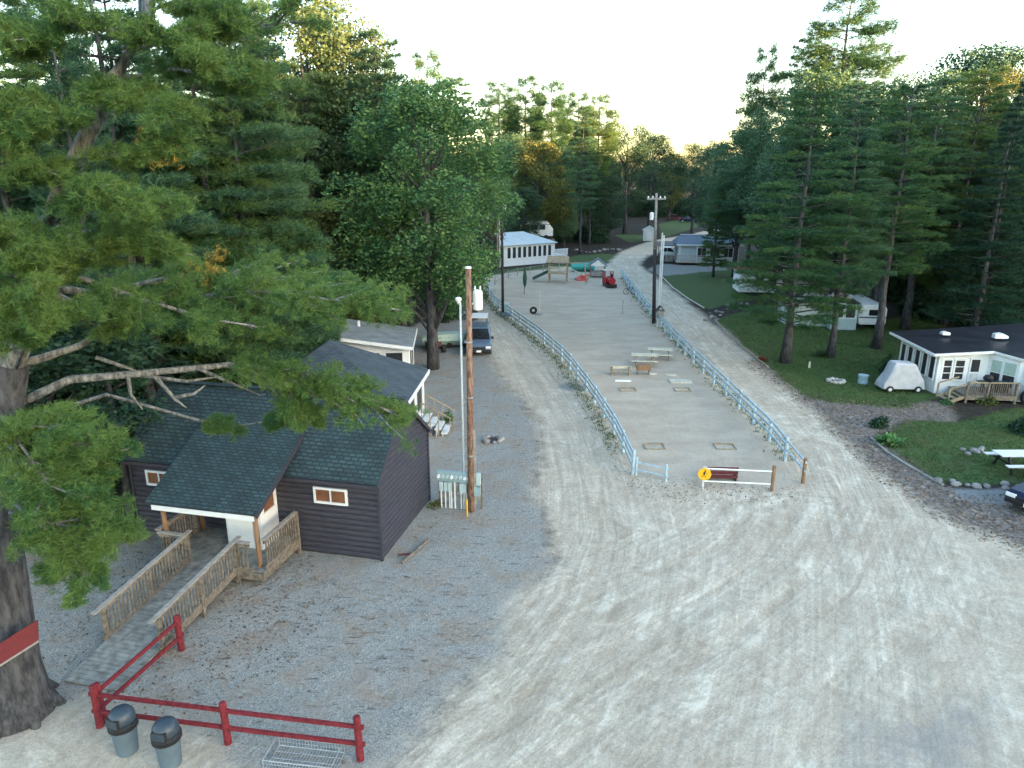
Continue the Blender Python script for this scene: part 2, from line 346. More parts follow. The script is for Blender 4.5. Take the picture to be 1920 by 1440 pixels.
def flow(pts):
    pg = np.array([tuple(G(*p)[:2]) for p in pts]); d = np.full(len(P), 1e9); sgn = np.zeros(len(P)); arc = np.zeros(len(P)); acc = 0
    for i in range(len(pg) - 1):
        a = pg[i]; e = pg[i + 1] - a; L = np.hypot(*e); t = np.clip(((P - a) @ e) / L ** 2, 0, 1)
        q = P - a - t[:, None] * e; dd = np.hypot(q[:, 0], q[:, 1]); m = dd < d
        d[m] = dd[m]; sgn[m] = np.sign(e[0] * q[m, 1] - e[1] * q[m, 0]); arc[m] = acc + t[m] * L; acc += L
    return d * sgn, arc
f1, a1 = flow([(905, 560), (960, 640), (1020, 720), (1065, 800), (1090, 900), (1100, 1000), (1060, 1120), (950, 1270), (780, 1460), (640, 1600)])
f2, a2 = flow([(1200, 480), (1250, 545), (1330, 630), (1430, 730), (1530, 840), (1590, 950), (1620, 1080), (1640, 1250), (1650, 1500)])
f3, a3 = flow([(1530, 840), (1560, 940), (1480, 1060), (1330, 1170), (1130, 1290), (880, 1460), (700, 1600)])
A['f1'], A['a1'], A['f2'], A['a2'], A['f3'], A['a3'] = f1, a1, f2, a2, f3, a3
fade = np.clip((60 - np.abs(P[:, 1] - 20)) / 60, 0, 1)
Z = (wig(P[:, 0], P[:, 1], 2.3, .012) + wig(P[:, 1], P[:, 0], 5.1, .008)) * fade
# shallow wheel ruts
for f in (f1, f2, f3):
    Z -= .02 * fade * A['w_road'] * (np.exp(-((np.abs(f) - .8) / .16) ** 2))
# an added, unseen ridge beyond the right woods keeps the evening sun off the valley
Z = Z + 0
def ground_material():
    m = bpy.data.materials.new('camp_ground'); m.use_nodes = True; n, l = N(m); b = n['Principled BSDF']; b.inputs['Roughness'].default_value = .95
    b.inputs['Specular IOR Level'].default_value = .15
    tc = n.new('ShaderNodeTexCoord'); P0 = tc.outputs['Object']
    def att(k): a = n.new('ShaderNodeAttribute'); a.attribute_name = k; return a.outputs['Fac']
    def noise(s, d=6, r=.55, vec=None, dist=0):
        t = n.new('ShaderNodeTexNoise'); t.inputs['Scale'].default_value = s; t.inputs['Detail'].default_value = d; t.inputs['Roughness'].default_value = r
        t.inputs['Distortion'].default_value = dist; l.new(vec or P0, t.inputs[0]); return t.outputs[0]
    def math_(op, a, c=None, d=None, cl=False):
        t = n.new('ShaderNodeMath'); t.operation = op; t.use_clamp = cl
        for i, q in enumerate((a, c, d)):
            if q is None: continue
            if isinstance(q, (int, float)): t.inputs[i].default_value = q
            else: l.new(q, t.inputs[i])
        return t.outputs[0]
    def ramp(f, stops):
        t = n.new('ShaderNodeValToRGB'); e = t.color_ramp.elements
        while len(e) < len(stops): e.new(.5)
        for i, (p, c) in enumerate(stops): e[i].position = p; e[i].color = (*c, 1)
        l.new(f, t.inputs[0]); return t.outputs[0]
    def mix(f, a, c, bl='MIX'):
        t = n.new('ShaderNodeMixRGB'); t.blend_type = bl
        if isinstance(f, (int, float)): t.inputs[0].default_value = f
        else: l.new(f, t.inputs[0])
        for i, q in ((1, a), (2, c)):
            if isinstance(q, tuple): t.inputs[i].default_value = (*q, 1)
            else: l.new(q, t.inputs[i])
        return t.outputs[0]
    big = noise(.35, 5); mid = noise(1.6, 8, .65); fine = noise(9, 8, .75); vf = noise(38, 4, .8)
    edge = math_('MULTIPLY_ADD', mid, 1.0, math_('MULTIPLY_ADD', fine, .7, -.85))      # about -.85 .. .85
    def wt(k, soft=.22):
        s = math_('ADD', att(k), math_('MULTIPLY', edge, .55))
        t = n.new('ShaderNodeMapRange'); t.interpolation_type = 'SMOOTHSTEP'; l.new(s, t.inputs[0])
        t.inputs[1].default_value = .5 - soft; t.inputs[2].default_value = .5 + soft; return t.outputs[0]
    # forest floor
    col = ramp(mid, [(.3, (.018, .017, .014)), (.55, (.038, .033, .027)), (.75, (.07, .06, .048))])
    # gravel with needles and worn soil
    vor = n.new('ShaderNodeTexVoronoi'); vor.inputs['Scale'].default_value = 48; l.new(P0, vor.inputs[0])
    vor2 = n.new('ShaderNodeTexVoronoi'); vor2.inputs['Scale'].default_value = 7; l.new(P0, vor2.inputs[0])
    grav = ramp(vor.outputs['Color'], [(.08, (.15, .15, .14)), (.4, (.275, .28, .26)), (.92, (.52, .52, .48))])
    grav = mix(math_('MULTIPLY', vf, .55), grav, (.13, .14, .14))
    soil = ramp(fine, [(.3, (.14, .11, .085)), (.55, (.31, .265, .215)), (.75, (.46, .42, .355))])
    n2 = noise(.8, 7, .6, dist=.6)
    grav = mix(ramp(n2, [(.47, (0, 0, 0)), (.66, (.85, .85, .85))]), grav, soil)
    mp = n.new('ShaderNodeMapping'); mp.inputs['Rotation'].default_value = (0, 0, .5); mp.inputs['Scale'].default_value = (1.2, 4.5, 1); l.new(P0, mp.inputs[0])
    deb = noise(1.7, 9, .72, mp.outputs[0], .8)
    grav = mix(ramp(deb, [(.575, (0, 0, 0)), (.64, (.8, .8, .8))]), grav, (.07, .052, .04))
    col = mix(wt('w_lot'), col, grav)
    # grass
    gr = ramp(fine, [(.3, (.030, .056, .022)), (.5, (.060, .108, .040)), (.7, (.105, .135, .060))])
    gr = mix(ramp(n2, [(.45, (0, 0, 0)), (.75, (.8, .8, .8))]), gr, (.085, .072, .040))
    # leaf litter
    vl = n.new('ShaderNodeTexVoronoi'); vl.inputs['Scale'].default_value = 6.5; l.new(P0, vl.inputs[0])
    lit = ramp(vl.outputs['Color'], [(.15, (.10, .075, .06)), (.5, (.20, .165, .14)), (.85, (.36, .34, .31))])
    lit = mix(ramp(mid, [(.35, (0, 0, 0)), (.6, (1, 1, 1))]), lit, (.17, .16, .15))
    col = mix(wt('w_litter'), col, lit)
    col = mix(wt('w_grass'), col, gr)
    # packed sand road with wheel tracks along its run
    tr = None
    for k, (fd, fa) in enumerate((('f1', 'a1'), ('f2', 'a2'), ('f3', 'a3'))):
        cx = n.new('ShaderNodeCombineXYZ'); d = att(fd)
        l.new(math_('MULTIPLY', d, 1.7), cx.inputs[0]); l.new(math_('MULTIPLY', att(fa), .26), cx.inputs[1]); cx.inputs[2].default_value = k * 9.0
        t = noise(1.0, 8, .62, cx.outputs[0], .9)
        near = math_('SUBTRACT', 1.15, math_('MULTIPLY', math_('ABSOLUTE', d), .12), cl=True)
        t = math_('MULTIPLY', math_('SUBTRACT', t, .5), near)
        cx2 = n.new('ShaderNodeCombineXYZ'); l.new(math_('MULTIPLY', d, 6.5), cx2.inputs[0]); l.new(math_('MULTIPLY', att(fa), .16), cx2.inputs[1]); cx2.inputs[2].default_value = k * 5.0 + 2
        t2 = noise(1.0, 5, .55, cx2.outputs[0], .5)
        t = math_('ADD', t, math_('MULTIPLY', math_('MULTIPLY', math_('SUBTRACT', t2, .5), near), .75))
        tr = t if tr is None else math_('ADD', tr, t)
    swirl = noise(.85, 10, .68, None, 2.4)
    sv = math_('ADD', math_('MULTIPLY_ADD', tr, .85, -.02), math_('MULTIPLY', swirl, 1.05))
    sv = math_('ADD', sv, math_('MULTIPLY_ADD', fine, .25, -.125))
    sand = ramp(sv, [(.2, (.345, .298, .232)), (.42, (.43, .384, .308)), (.58, (.50, .455, .37)), (.8, (.67, .62, .52))])
    sand = mix(ramp(big, [(.40, (0, 0, 0)), (.62, (.42, .42, .42))]), sand, (.37, .305, .235))
    vc = n.new('ShaderNodeTexVoronoi'); vc.inputs['Scale'].default_value = 22; l.new(P0, vc.inputs[0])
    sand = mix(.16, sand, ramp(vc.outputs['Color'], [(.1, (.16, .16, .15)), (.5, (.5, .5, .5)), (.9, (.92, .91, .88))]), 'OVERLAY')
    sand = mix(.22, sand, ramp(vf, [(.3, (.2, .2, .2)), (.7, (.8, .8, .8))]), 'OVERLAY')
    col = mix(wt('w_road', .3), col, sand)
    # finer grey sand of the play yard
    mp2 = n.new('ShaderNodeMapping'); mp2.inputs['Scale'].default_value = (.35, .7, 1); l.new(P0, mp2.inputs[0])
    rake = noise(1.0, 7, .6, mp2.outputs[0], .4)
    ys_ = math_('ADD', math_('MULTIPLY', rake, .7), math_('MULTIPLY', fine, .3))
    yc = ramp(ys_, [(.3, (.345, .295, .23)), (.5, (.42, .368, .295)), (.7, (.50, .45, .37))])
    yc = mix(ramp(mid, [(.5, (0, 0, 0)), (.75, (.4, .4, .4))]), yc, (.31, .25, .205))
    yc = mix(.2, yc, ramp(vf, [(.3, (.3, .3, .3)), (.7, (.8, .8, .8))]), 'OVERLAY')
    col = mix(wt('w_yard', .15), col, yc)
    dr = ramp(fine, [(.3, (.17, .18, .185)), (.6, (.25, .26, .26)), (.8, (.33, .34, .33))])
    col = mix(math_('MULTIPLY', wt('w_drive', .3), .9), col, dr)
    l.new(col, b.inputs['Base Color'])
    h = math_('ADD', math_('MULTIPLY', fine, .6), math_('MULTIPLY', vor2.outputs['Distance'], .3))
    h = math_('ADD', h, math_('MULTIPLY', sv, .9))
    bp = n.new('ShaderNodeBump'); bp.inputs['Strength'].default_value = .65; bp.inputs['Distance'].default_value = .05
    l.new(h, bp.inputs['Height']); l.new(bp.outputs[0], b.inputs['Normal'])
    return m
MT['ground'] = ground_material()
fi = np.arange((ny - 1) * (nx - 1)); fj = fi // (nx - 1); fk = fi % (nx - 1)
F0 = fj * nx + fk; quads = np.stack([F0, F0 + 1, F0 + nx + 1, F0 + nx], 1)
fa = {k: v[quads].mean(1) for k, v in A.items()}
reg = np.zeros(len(quads), int)
reg[fa['w_lot'] > .5] = 1; reg[fa['w_litter'] > .5] = 2; reg[fa['w_grass'] > .5] = 3; reg[fa['w_road'] > .5] = 4; reg[fa['w_yard'] > .5] = 5
reg[(fa['w_drive'] > .5) & (fa['w_road'] < .5)] = 6
for k, (nm, lb) in enumerate([('ground', 'dark needle covered forest floor under the trees'), ('gravel_lot', 'grey gravel lot around the dark cabin'),
        ('leaf_litter_ground', 'leaf strewn shoulder beside the right hand road'), ('lawn', 'patchy green lawn between the trailers'),
        ('dirt_road', 'pale rutted dirt road looping around the play yard'), ('play_yard', 'raked grey sand of the fenced play yard'), ('driveway', 'grey gravel driveway')]):
    q = quads[reg == k]; used, inv = np.unique(q, return_inverse=True); inv = inv.reshape(-1, 4)
    me = bpy.data.meshes.new(nm); me.vertices.add(len(used))
    co = np.stack([P[used, 0], P[used, 1], Z[used]], 1).astype(np.float32); me.vertices.foreach_set('co', co.ravel())
    me.loops.add(inv.size); me.loops.foreach_set('vertex_index', inv.ravel().astype(np.int32))
    me.polygons.add(len(inv)); me.polygons.foreach_set('loop_start', np.arange(0, inv.size, 4, dtype=np.int32)); me.polygons.foreach_set('use_smooth', np.ones(len(inv), bool))
    me.update(calc_edges=True)
    for key, v in A.items():
        at = me.attributes.new(key, 'FLOAT', 'POINT'); at.data.foreach_set('value', v[used].astype(np.float32))
    me.materials.append(MT['ground'])
    o = bpy.data.objects.new(nm, me); C.objects.link(o); o['kind'] = 'structure'; o['label'] = lb
far = MB(); far.add([(-2500, -900, -.15), (2500, -900, -.15), (2500, 3000, -.15), (-2500, 3000, -.15)], [(0, 1, 2, 3)])
MT['woods_floor'] = M('woods_floor', (.04, .045, .03), .95, noise=.4, scale=.2)
o = far.build('terrain', 'woods_floor'); o['kind'] = 'structure'
# unseen ridge added to block the low sun, its height shaped for the shadow edge
hx = np.linspace(150, 330, 37); hy = np.linspace(-480, 340, 100); HX, HY = np.meshgrid(hx, hy)
env = np.clip((410 - np.abs(HY + 70)) / 140, 0, 1); env = env * env * (3 - 2 * env)
prof = np.exp(-((HX - 235) / 42.0) ** 2)
HZ = ((57.0 - 8.5 * np.clip((HY + 110) / 40, 0, 1)) + wig(HX, HY, .07, 2.0) + rs.rand(*HX.shape) * 2.5) * prof * env - 2
mb = MB(); mb.v = [tuple(p) for p in np.stack([HX, HY, HZ], -1).reshape(-1, 3)]
for j in range(99):
    for i in range(36): a = j * 37 + i; mb.f.append((a, a + 1, a + 38, a + 37)); mb.mi.append(0)
MT['sun_block_ridge'] = M('sun_block_green', (.03, .055, .025), .95, noise=.6, scale=.5, bump=1)
o = mb.build('sun_block_ridge', 'sun_block_ridge', smooth=True); o['kind'] = 'structure'
# ---------------------------------------------------------------- trees
def unit(v): return v / (np.linalg.norm(v, axis=-1, keepdims=True) + 1e-9)
def needles(c, d, k, ln, wd, spread=.9, rng=rs):
    """k thin triangles fanned about direction d at every centre c -> (n*k*3,3)"""
    c = np.repeat(c, k, 0); d = np.repeat(d, k, 0)
    dr = unit(d + rng.normal(0, spread, c.shape)); L = ln * rng.uniform(.7, 1.2, (len(c), 1))
    sd = unit(np.cross(dr, rng.normal(0, 1, c.shape))) * wd * .5
    st = c + rng.normal(0, ln * .22, c.shape)
    return np.stack([st - sd, st + sd, st + dr * L], 1).reshape(-1, 3)
def leaves(c, s, rng=rs, flat=.5):
    a = rng.normal(0, 1, c.shape); a[:, 2] *= flat; a = unit(a); b = unit(np.cross(a, rng.normal(0, 1, c.shape)))
    L = s * rng.uniform(.6, 1.3, (len(c), 1))
    return np.stack([c - a * L * .6, c + b * L * .42, c + a * L * .6, c - b * L * .42], 1).reshape(-1, 3)
def limb_mesh(name, limbs, mat, parent, n=6):
    mb = MB()
    for pts, r in limbs: mb.tube(pts, r, n, cap=True)
    return mb.build(name, mat, parent, smooth=True)
def pine(name, label, H, z0, Rm, seed, mat='needle', dens=1.0, prof='pine', nl=.26, nw=.035, k=11, lean=0, bk='bark', step=.85, group=None, tr=.012, cat='pine tree', thick=.07):
    rng = np.random.RandomState(seed); r2 = random.Random(seed)
    t = thing(name, label, cat, group=group)
    top = [(0, 0, -.2)]
    for i in range(1, 9): top.append((lean * H * .1 * i / 8 + r2.uniform(-.08, .08), r2.uniform(-.08, .08), H * i / 8))
    lim = []; cs = []; ds = []
    def at(z):
        f = max(0, min(7.999, z / H * 8)); i = int(f); a = Vector(top[i]); b = Vector(top[i + 1]); return a.lerp(b, f - i)
    
    z = z0
    while z < H * .985:
        f = (z - z0) / (H - z0)
        if prof == 'pine': L = Rm * (1.0 - .75 * f ** 1.6) * (0.75 + .25 * min(1, f * 5))
        elif prof == 'cone': L = Rm * (1.02 - f) ** .85
        else: L = Rm * (.35 + 1.2 * math.sin(min(1, f * 1.05) * math.pi * .93) ** .8) * .62
        nb = r2.choice([3, 4, 4, 5]); a0 = r2.uniform(0, 6.3)
        for b in range(nb):
            if r2.random() > .93 * min(1, dens + .2): continue
            an = a0 + b * 6.283 / nb + r2.uniform(-.3, .3); l = L * r2.uniform(.6, 1.12)
            base = at(z); up = r2.uniform(.02, .28) + .5 * max(0, f - .6)
            dirh = Vector((math.cos(an), math.sin(an), 0))
            pts = [base, base + dirh * l * .5 + Vector((0, 0, up * l * .5)), base + dirh * l + Vector((0, 0, up * l * .62 - .03 * l))]
            lim.append((pts, [max(.025, .018 * l), .012 * l, .006]))
            n = int(22 * l * l ** .35 * dens) + 6
            s = rng.uniform(.28, 1.0, n) ** .8; lat = rng.normal(0, .19, n) * l * np.sin(np.clip(s, 0, 1) * 2.6)
            side = np.array([-math.sin(an), math.cos(an), 0.]); dh = np.array(dirh)
            c = np.array(base)[None] + dh[None] * (s * l)[:, None] + side[None] * lat[:, None]
            c[:, 2] += up * l * (s - .38 * s ** 2) + rng.normal(0, thick, n) + .05
            c[:, 2] -= np.abs(lat) * .18
            cs.append(c); ds.append(dh[None] * .7 + side[None] * np.sign(lat)[:, None] * .5 + np.array([[0, 0, .35]]))
        z += step * r2.uniform(.75, 1.25)
    mb = MB(); mb.tube(top, [H * tr * 1.5] + [H * tr * (1 - i / 8.6) for i in range(1, 9)], 8)
    for p_, r_ in lim: mb.tube(p_, r_, 5)
    mb.build('trunk', bk, t, smooth=True)
    V = needles(np.concatenate(cs), np.concatenate(ds), k, nl, nw, .6, rng)
    rawmesh('crown', V, 3, mat, t)
    return t
def broadleaf(name, label, H, z0, Rm, seed, mat='leaf', nclump=46, per=520, ls=.155, group=None, shape=(1, 1, 1), cat='leafy tree', bk='bark', sharp=0.0):
    rng = np.random.RandomState(seed); r2 = random.Random(seed)
    t = thing(name, label, cat, group=group)
    zc = (z0 + H) / 2; hh = (H - z0) / 2
    cl = []
    for i in range(nclump):
        u = rng.uniform(-.95, .97); ph = i * 2.39996 + rng.uniform(-.3, .3); rr = rng.uniform(.55, .92)
        wide = math.sqrt(max(0, 1 - u * u)) * (1 - sharp * (u + 1) / 2)
        cl.append((math.cos(ph) * wide * Rm * rr * shape[0], math.sin(ph) * wide * Rm * rr * shape[1], zc + u * hh * .9))
    lim = []; tk = [(0, 0, -.2), (r2.uniform(-.1, .1), r2.uniform(-.1, .1), z0 * .8 + .5), (r2.uniform(-.3, .3), r2.uniform(-.3, .3), zc), (0, 0, H * .86)]
    r0 = .016 * H
    mb = MB().tube(tk, [r0 * 1.3, r0, r0 * .6, .03], 8)
    for i, c in enumerate(cl):
        if i % 2: continue
        zb = max(z0 * .7, c[2] - hh * .5 - r2.uniform(0, .8)); b = Vector((0, 0, min(zb, H * .8))); e = Vector(c)
        lim.append(([b, b.lerp(e, .5) + Vector((0, 0, -.1)), e], [r0 * .32, r0 * .2, .015]))
    for p_, r_ in lim: mb.tube(p_, r_, 5)
    mb.build('trunk', bk, t, smooth=True)
    cs = []
    for c in cl:
        R0 = Rm * rng.uniform(.20, .36); n = int(per * (R0 / (Rm * .28)) ** 2)
        d = unit(rng.normal(0, 1, (n, 3))); q = d * R0 * rng.uniform(.45, 1.08, (n, 1)) ** .6; q[:, 2] *= .72
        q += .18 * R0 * np.sin(q[:, [1, 2, 0]] * 5 / R0 + c[0])
        cs.append(np.array(c)[None] + q)
    V = leaves(np.concatenate(cs), ls, rng)
    rawmesh('crown', V, 4, mat, t)
    return t

# ---- the big near pine whose limbs hang over the cabin
def near_pine():
    rng = np.random.RandomState(5); r2 = random.Random(5)
    t = thing('pine_tree', 'huge near pine at the left edge, pale limb reaching over the dark cabin', 'pine tree', (-11.5, 13.7, 0))
    o = Vector((-11.5, 13.7, 0))
    tr_ = [Vector((0, 0, -.3)), Vector((.02, 0, .35)), Vector((.12, 0, 1.2)), Vector((.42, 0, 4.6)), Vector((1.0, 0, 7.0)), Vector((1.55, -.05, 8.4)), Vector((2.2, .1, 9.9)), Vector((2.9, .1, 11.4)), Vector((3.6, .2, 12.6)), Vector((4.3, .2, 13.6)), Vector((5.0, .3, 14.7)), Vector((5.3, .4, 17.5)), Vector((5.4, .5, 20.5))]
    mb = MB(); mb.tube(tr_[:6], [.95, .72, .56, .47, .38, .33], 16)
    for k in range(7):    # root flares
        a = k * .9 + .3; mb.tube([(.45 * math.cos(a), .45 * math.sin(a), .75), (.68 * math.cos(a), .68 * math.sin(a), .2), (1.0 * math.cos(a), 1.0 * math.sin(a), -.1)], [.14, .17, .07], 8)
    mb.build('trunk', 'bark', t, smooth=True)
    MB().tube(tr_[4:], [.33, .27, .2, .17, .155, .15, .14, .09, .03], 12).build('leader', 'barkpale', t, smooth=True)
    # second, straight stem behind (left)
    lim = []; cs = []; ds = []
    def W(px, py, y): return AT(px, py, y) - o
    def spray(pts, r0, spread, n, flat=.35, tip=1.0, start=.45):
        """pts: limb polyline. foliage grows round its outer part"""
        pts = [Vector(p) for p in pts]; m = len(pts)
        lim.append((pts, [r0 * (1 - .8 * i / (m - 1)) for i in range(m)]))
        for j in range(int(n / 20) + 4):
            s = r2.uniform(start * .8, .98); f = s * (m - 1); i = min(m - 2, int(f)); p = pts[i].lerp(pts[i + 1], f - i)
            d = (pts[i + 1] - pts[i]).normalized(); side = Vector((-d.y, d.x, 0)).normalized() * r2.choice([-1, 1])
            e = p + (d * r2.uniform(.3, 1) + side * r2.uniform(.3, 1) + Vector((0, 0, r2.uniform(-.3, .35)))) * spread * r2.uniform(.5, 1.05)
            lim.append(([p, p.lerp(e, .5) + Vector((0, 0, -.04)), e], [.028, .018, .006]))
            # twigs of this side branch each carry a flattened plume of needles
            k = 26; ss = rng.uniform(.35, 1.08, (k, 1)); base = np.array(p)[None] * (1 - ss) + np.array(e)[None] * ss
            dd = np.array((e - p).normalized()); sv = np.array(Vector((-dd[1], dd[0], 0)).normalized())
            lt = rng.normal(0, .30, (k, 1)) * spread * .45
            q = base + sv[None] * lt + np.array([[0, 0, 1.]]) * (rng.normal(0, .075, (k, 1)) - np.abs(lt) * .22)
            cs.append(q); ds.append(dd[None] * .8 + sv[None] * np.sign(lt) * .45 + np.array([[0, 0, .25]]))
    L1 = [tr_[4] + Vector((0, 0, .3)), W(130, 712, 14.2), W(270, 700, 14.6), W(430, 684, 15.2)]
    spray(L1 + [W(560, 700, 15.6), W(640, 730, 15.8), W(752, 782, 15.9)], .105, 1.25, 900, start=.6)
    spray([L1[3], W(480, 715, 15.5), W(600, 745, 15.9), W(680, 730, 16.4)], .06, .95, 330, start=.45)
    spray([L1[3], W(520, 700, 15.5), W(560, 760, 15.4), W(590, 790, 15.4)], .05, .7, 260, start=.5)
    for a, b, c in (((250, 702, 14.6), (350, 715, 14.8), (420, 705, 15)), ((290, 705, 14.6), (330, 750, 14.6), (350, 765, 14.6)), ((180, 670, 14.4), (240, 690, 14.5), (265, 700, 14.6)), ((370, 690, 14.9), (420, 712, 15), (490, 742, 15.1)), ((240, 700, 14.5), (245, 740, 14.4), (268, 768, 14.4)), ((330, 745, 14.6), (365, 738, 14.7), (385, 722, 14.8))):
        lim.append(([W(*a), W(*b), W(*c)], [.05, .035, .012]))
    # dark spray below the limb
    spray([tr_[4], W(200, 740, 16.5), W(380, 790, 16.8), W(440, 800, 16.9), W(560, 780, 17)], .06, .6, 240, start=.62)
    # second limb, upper
    spray([tr_[5] + Vector((0, 0, -.1)), W(90, 668, 14.2), W(150, 648, 14.3), W(190, 622, 14.5), W(260, 585, 14.6), W(340, 545, 14.8)], .10, 1.3, 560, start=.6)
    # long bright boughs across the middle
    spray([tr_[6], W(200, 600, 14.5), W(350, 560, 14.8), W(480, 545, 15), W(600, 560, 15.2), W(755, 582, 15.3)], .10, 1.15, 1150, start=.33)
    spray([tr_[6], W(180, 550, 15.5), W(330, 520, 15.8), W(450, 515, 16), W(620, 540, 16.2)], .10, 1.3, 900, start=.35)
    spray([tr_[6], W(150, 520, 14), W(260, 560, 14), W(400, 600, 14), W(470, 610, 14)], .07, .9, 380, start=.4)
    # low foliage on the left
    for pts, n, sp in (([(30, 800, 13.4), (110, 830, 12.6), (200, 850, 12.2)], 520, .9), ([(10, 830, 13.2), (90, 900, 12.3), (190, 930, 12)], 560, .9), ([(10, 900, 13), (90, 980, 12), (215, 1000, 11.8)], 520, .8),
                       ([(20, 960, 12.8), (70, 1040, 11.9), (150, 1080, 11.6)], 330, .65), ([(0, 780, 12.5), (50, 850, 11.9), (100, 920, 11.4)], 420, .8), ([(20, 940, 12.2), (110, 1010, 11.5), (165, 1080, 11.3)], 260, .55), ([(-60, 760, 13), (30, 800, 12), (150, 800, 11.9)], 330, .8)):
        spray([W(*p) for p in pts], .045, sp, n, start=.2)
    # boughs of the upper left
    for pts, n, sp in (([(40, 640, 13.5), (60, 600, 12.8), (110, 590, 12.4)], 420, .8), ([(100, 390, 13.6), (190, 370, 13.2), (280, 385, 12.9)], 480, .85), ([(-20, 330, 13.4), (80, 320, 13.0), (190, 350, 12.9)], 420, .85),
                       ([(150, 230, 13.8), (60, 210, 13.0), (-20, 200, 12.6)], 480, .9), ([(150, 240, 13.6), (120, 215, 12.9), (60, 250, 12.6)], 300, .8), ([(180, 190, 13.7), (230, 170, 13.3), (330, 200, 13)], 360, .8),
                       ([(230, 90, 13.7), (300, 60, 13.3), (390, 110, 13.2)], 420, .85), ([(120, 300, 13.6), (220, 290, 13.6), (330, 270, 13.8)], 330, .8), ([(250, 60, 13.8), (140, 50, 13), (40, 80, 12.8)], 420, .9), ([(60, 560, 13.5), (140, 480, 13.4), (230, 440, 13.6)], 420, .9), ([(30, 690, 13.3), (60, 610, 12.4), (20, 560, 12)], 380, .8), ([(90, 420, 13.8), (200, 440, 14), (320, 470, 14.4)], 420, .9), ([(200, 150, 14), (330, 130, 14.3), (470, 150, 14.6)], 420, .9), ([(230, 100, 14), (380, 60, 14.5), (560, 40, 15)], 420, .9),
                       ([(40, 620, 13.6), (30, 520, 12.9), (90, 470, 12.7)], 420, .9), ([(90, 400, 13.6), (40, 440, 13), (-10, 430, 12.6)], 360, .8), ([(260, 30, 14), (330, 0, 13.8), (430, 30, 13.8)], 330, .8)):
        spray([W(*p) for p in pts], .04, sp, n, start=.25)
    limb_mesh('limbs', lim, 'barkpale', t, 7)
    V = needles(np.concatenate(cs), np.concatenate(ds), 30, .125, .0125, 1.0, rng)
    rawmesh('crown', V, 3, 'needlenear', t)
    # turned yellow needle bunches
    cy = []
    for px, py, y in ((405, 492, 15), (385, 505, 15), (95, 945, 12), (280, 262, 13.6), (300, 290, 13.6), (30, 295, 13)):
        cy.append(np.array(W(px, py, y))[None] + rng.normal(0, .13, (14, 3)))
    cy = np.concatenate(cy); rawmesh('yellow_needles', needles(cy, unit(rng.normal(0, 1, cy.shape)), 20, .12, .012, .7, rng), 3, 'leafyellow', t)
    return t
near_pine()

# ---- prototypes, each standing at its own first place, then copied
def hide_first(t): return t
PN = [pine('pine_tree', '', 24, 3.8, 4.8, 21, 'needle'), pine('pine_tree', '', 24, 6.3, 4.4, 22, 'needle', step=.75), pine('pine_tree', '', 25, 7.8, 4.6, 23, 'needleblue'),
      pine('pine_tree', '', 22, 2.5, 4.0, 24, 'needleblue', prof='cone', dens=1.1, step=.7), pine('pine_tree', '', 26, 10.5, 3.3, 25, 'needle', dens=1.5, prof='top', step=.8, thick=.28)]
BL = [broadleaf('leafy_tree', '', 17, 3.0, 4.4, 31, 'leaf', 78), broadleaf('leafy_tree', '', 19, 4, 5.0, 32, 'leafgrey', 60), broadleaf('leafy_tree', '', 11, 1.5, 3.3, 33, 'leafolive', 44),
      broadleaf('leafy_tree', '', 18, 3, 5.4, 34, 'leafdark', 64, 480, .18)]
usedp = set()
def plant(proto, x, y, label, H=None, rz=None, wid=1.0, mat=None, group=None):
    h0 = {id(p): h for p, h in zip(PN + BL, (24, 24, 25, 22, 26, 17, 19, 11, 18))}[id(proto)]
    s = (H / h0) if H else 1.0
    rz = rnd.uniform(0, 6.28) if rz is None else rz
    if id(proto) not in usedp:
        usedp.add(id(proto)); proto.location = (x, y, 0); proto.rotation_euler = (0, 0, rz); proto.scale = (s * wid, s * wid, s); proto['label'] = label
        proto['_first'] = 1; o = proto
        if mat:
            for ch in o.children:
                if ch.name.startswith('crown'): ch.material_slots[0].link = 'OBJECT'; ch.material_slots[0].material = MT[mat]
    else: 
        o = dup(proto, (x, y, 0), rz, label, (s * wid, s * wid, s), mat=mat)
        if not mat:
            for ch in o.children:
                if ch.name.startswith('crown'): ch.material_slots[0].link = 'DATA'
    if '_first' in o: del o['_first']
    if group: o['group'] = group
    elif 'group' in o: del o['group']
    return o
def px_tree(proto, px, Y, topy, label, **k):
    """stand a tree at distance Y under image column px, tall enough to reach row topy"""
    T = AT(px, topy, Y); base = k.pop('base', None)
    x = (base - 960) / FPX * (Y * _cp + CAMH * _sp) if base else T.x
    return plant(proto, x, Y, label, H=T.z, **k)
# right hand side, trees one can tell apart
px_tree(PN[0], 1470, 45.5, 170, 'tall pine on the right lawn with a thick scaly trunk, nearest the road', mat='needle', wid=1.4, base=1472)
px_tree(PN[1], 1560, 47.0, 210, 'slim pine on the lawn right of the fire ring, in front of the grey cabin', mat='needleblue', wid=1.2, base=1556)
px_tree(PN[2], 1645, 49.5, 150, 'pine with pale mottled trunk standing before the striped travel trailer', mat='needle', wid=1.3, base=1642)
px_tree(PN[3], 1352, 86, 330, 'small pine between the blue roofed house and the red roofed trailer', mat='needle')
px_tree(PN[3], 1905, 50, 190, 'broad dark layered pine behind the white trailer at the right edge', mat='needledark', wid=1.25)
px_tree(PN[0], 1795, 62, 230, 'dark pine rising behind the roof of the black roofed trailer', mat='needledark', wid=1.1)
px_tree(PN[4], 1600, 84, -25, 'tallest pine above the right hand woods with its top in golden sun', mat='needle', wid=1.5)
px_tree(PN[2], 1510, 88, 65, 'thin dark pine left of the golden topped pine on the skyline', mat='needleblue', wid=.7)
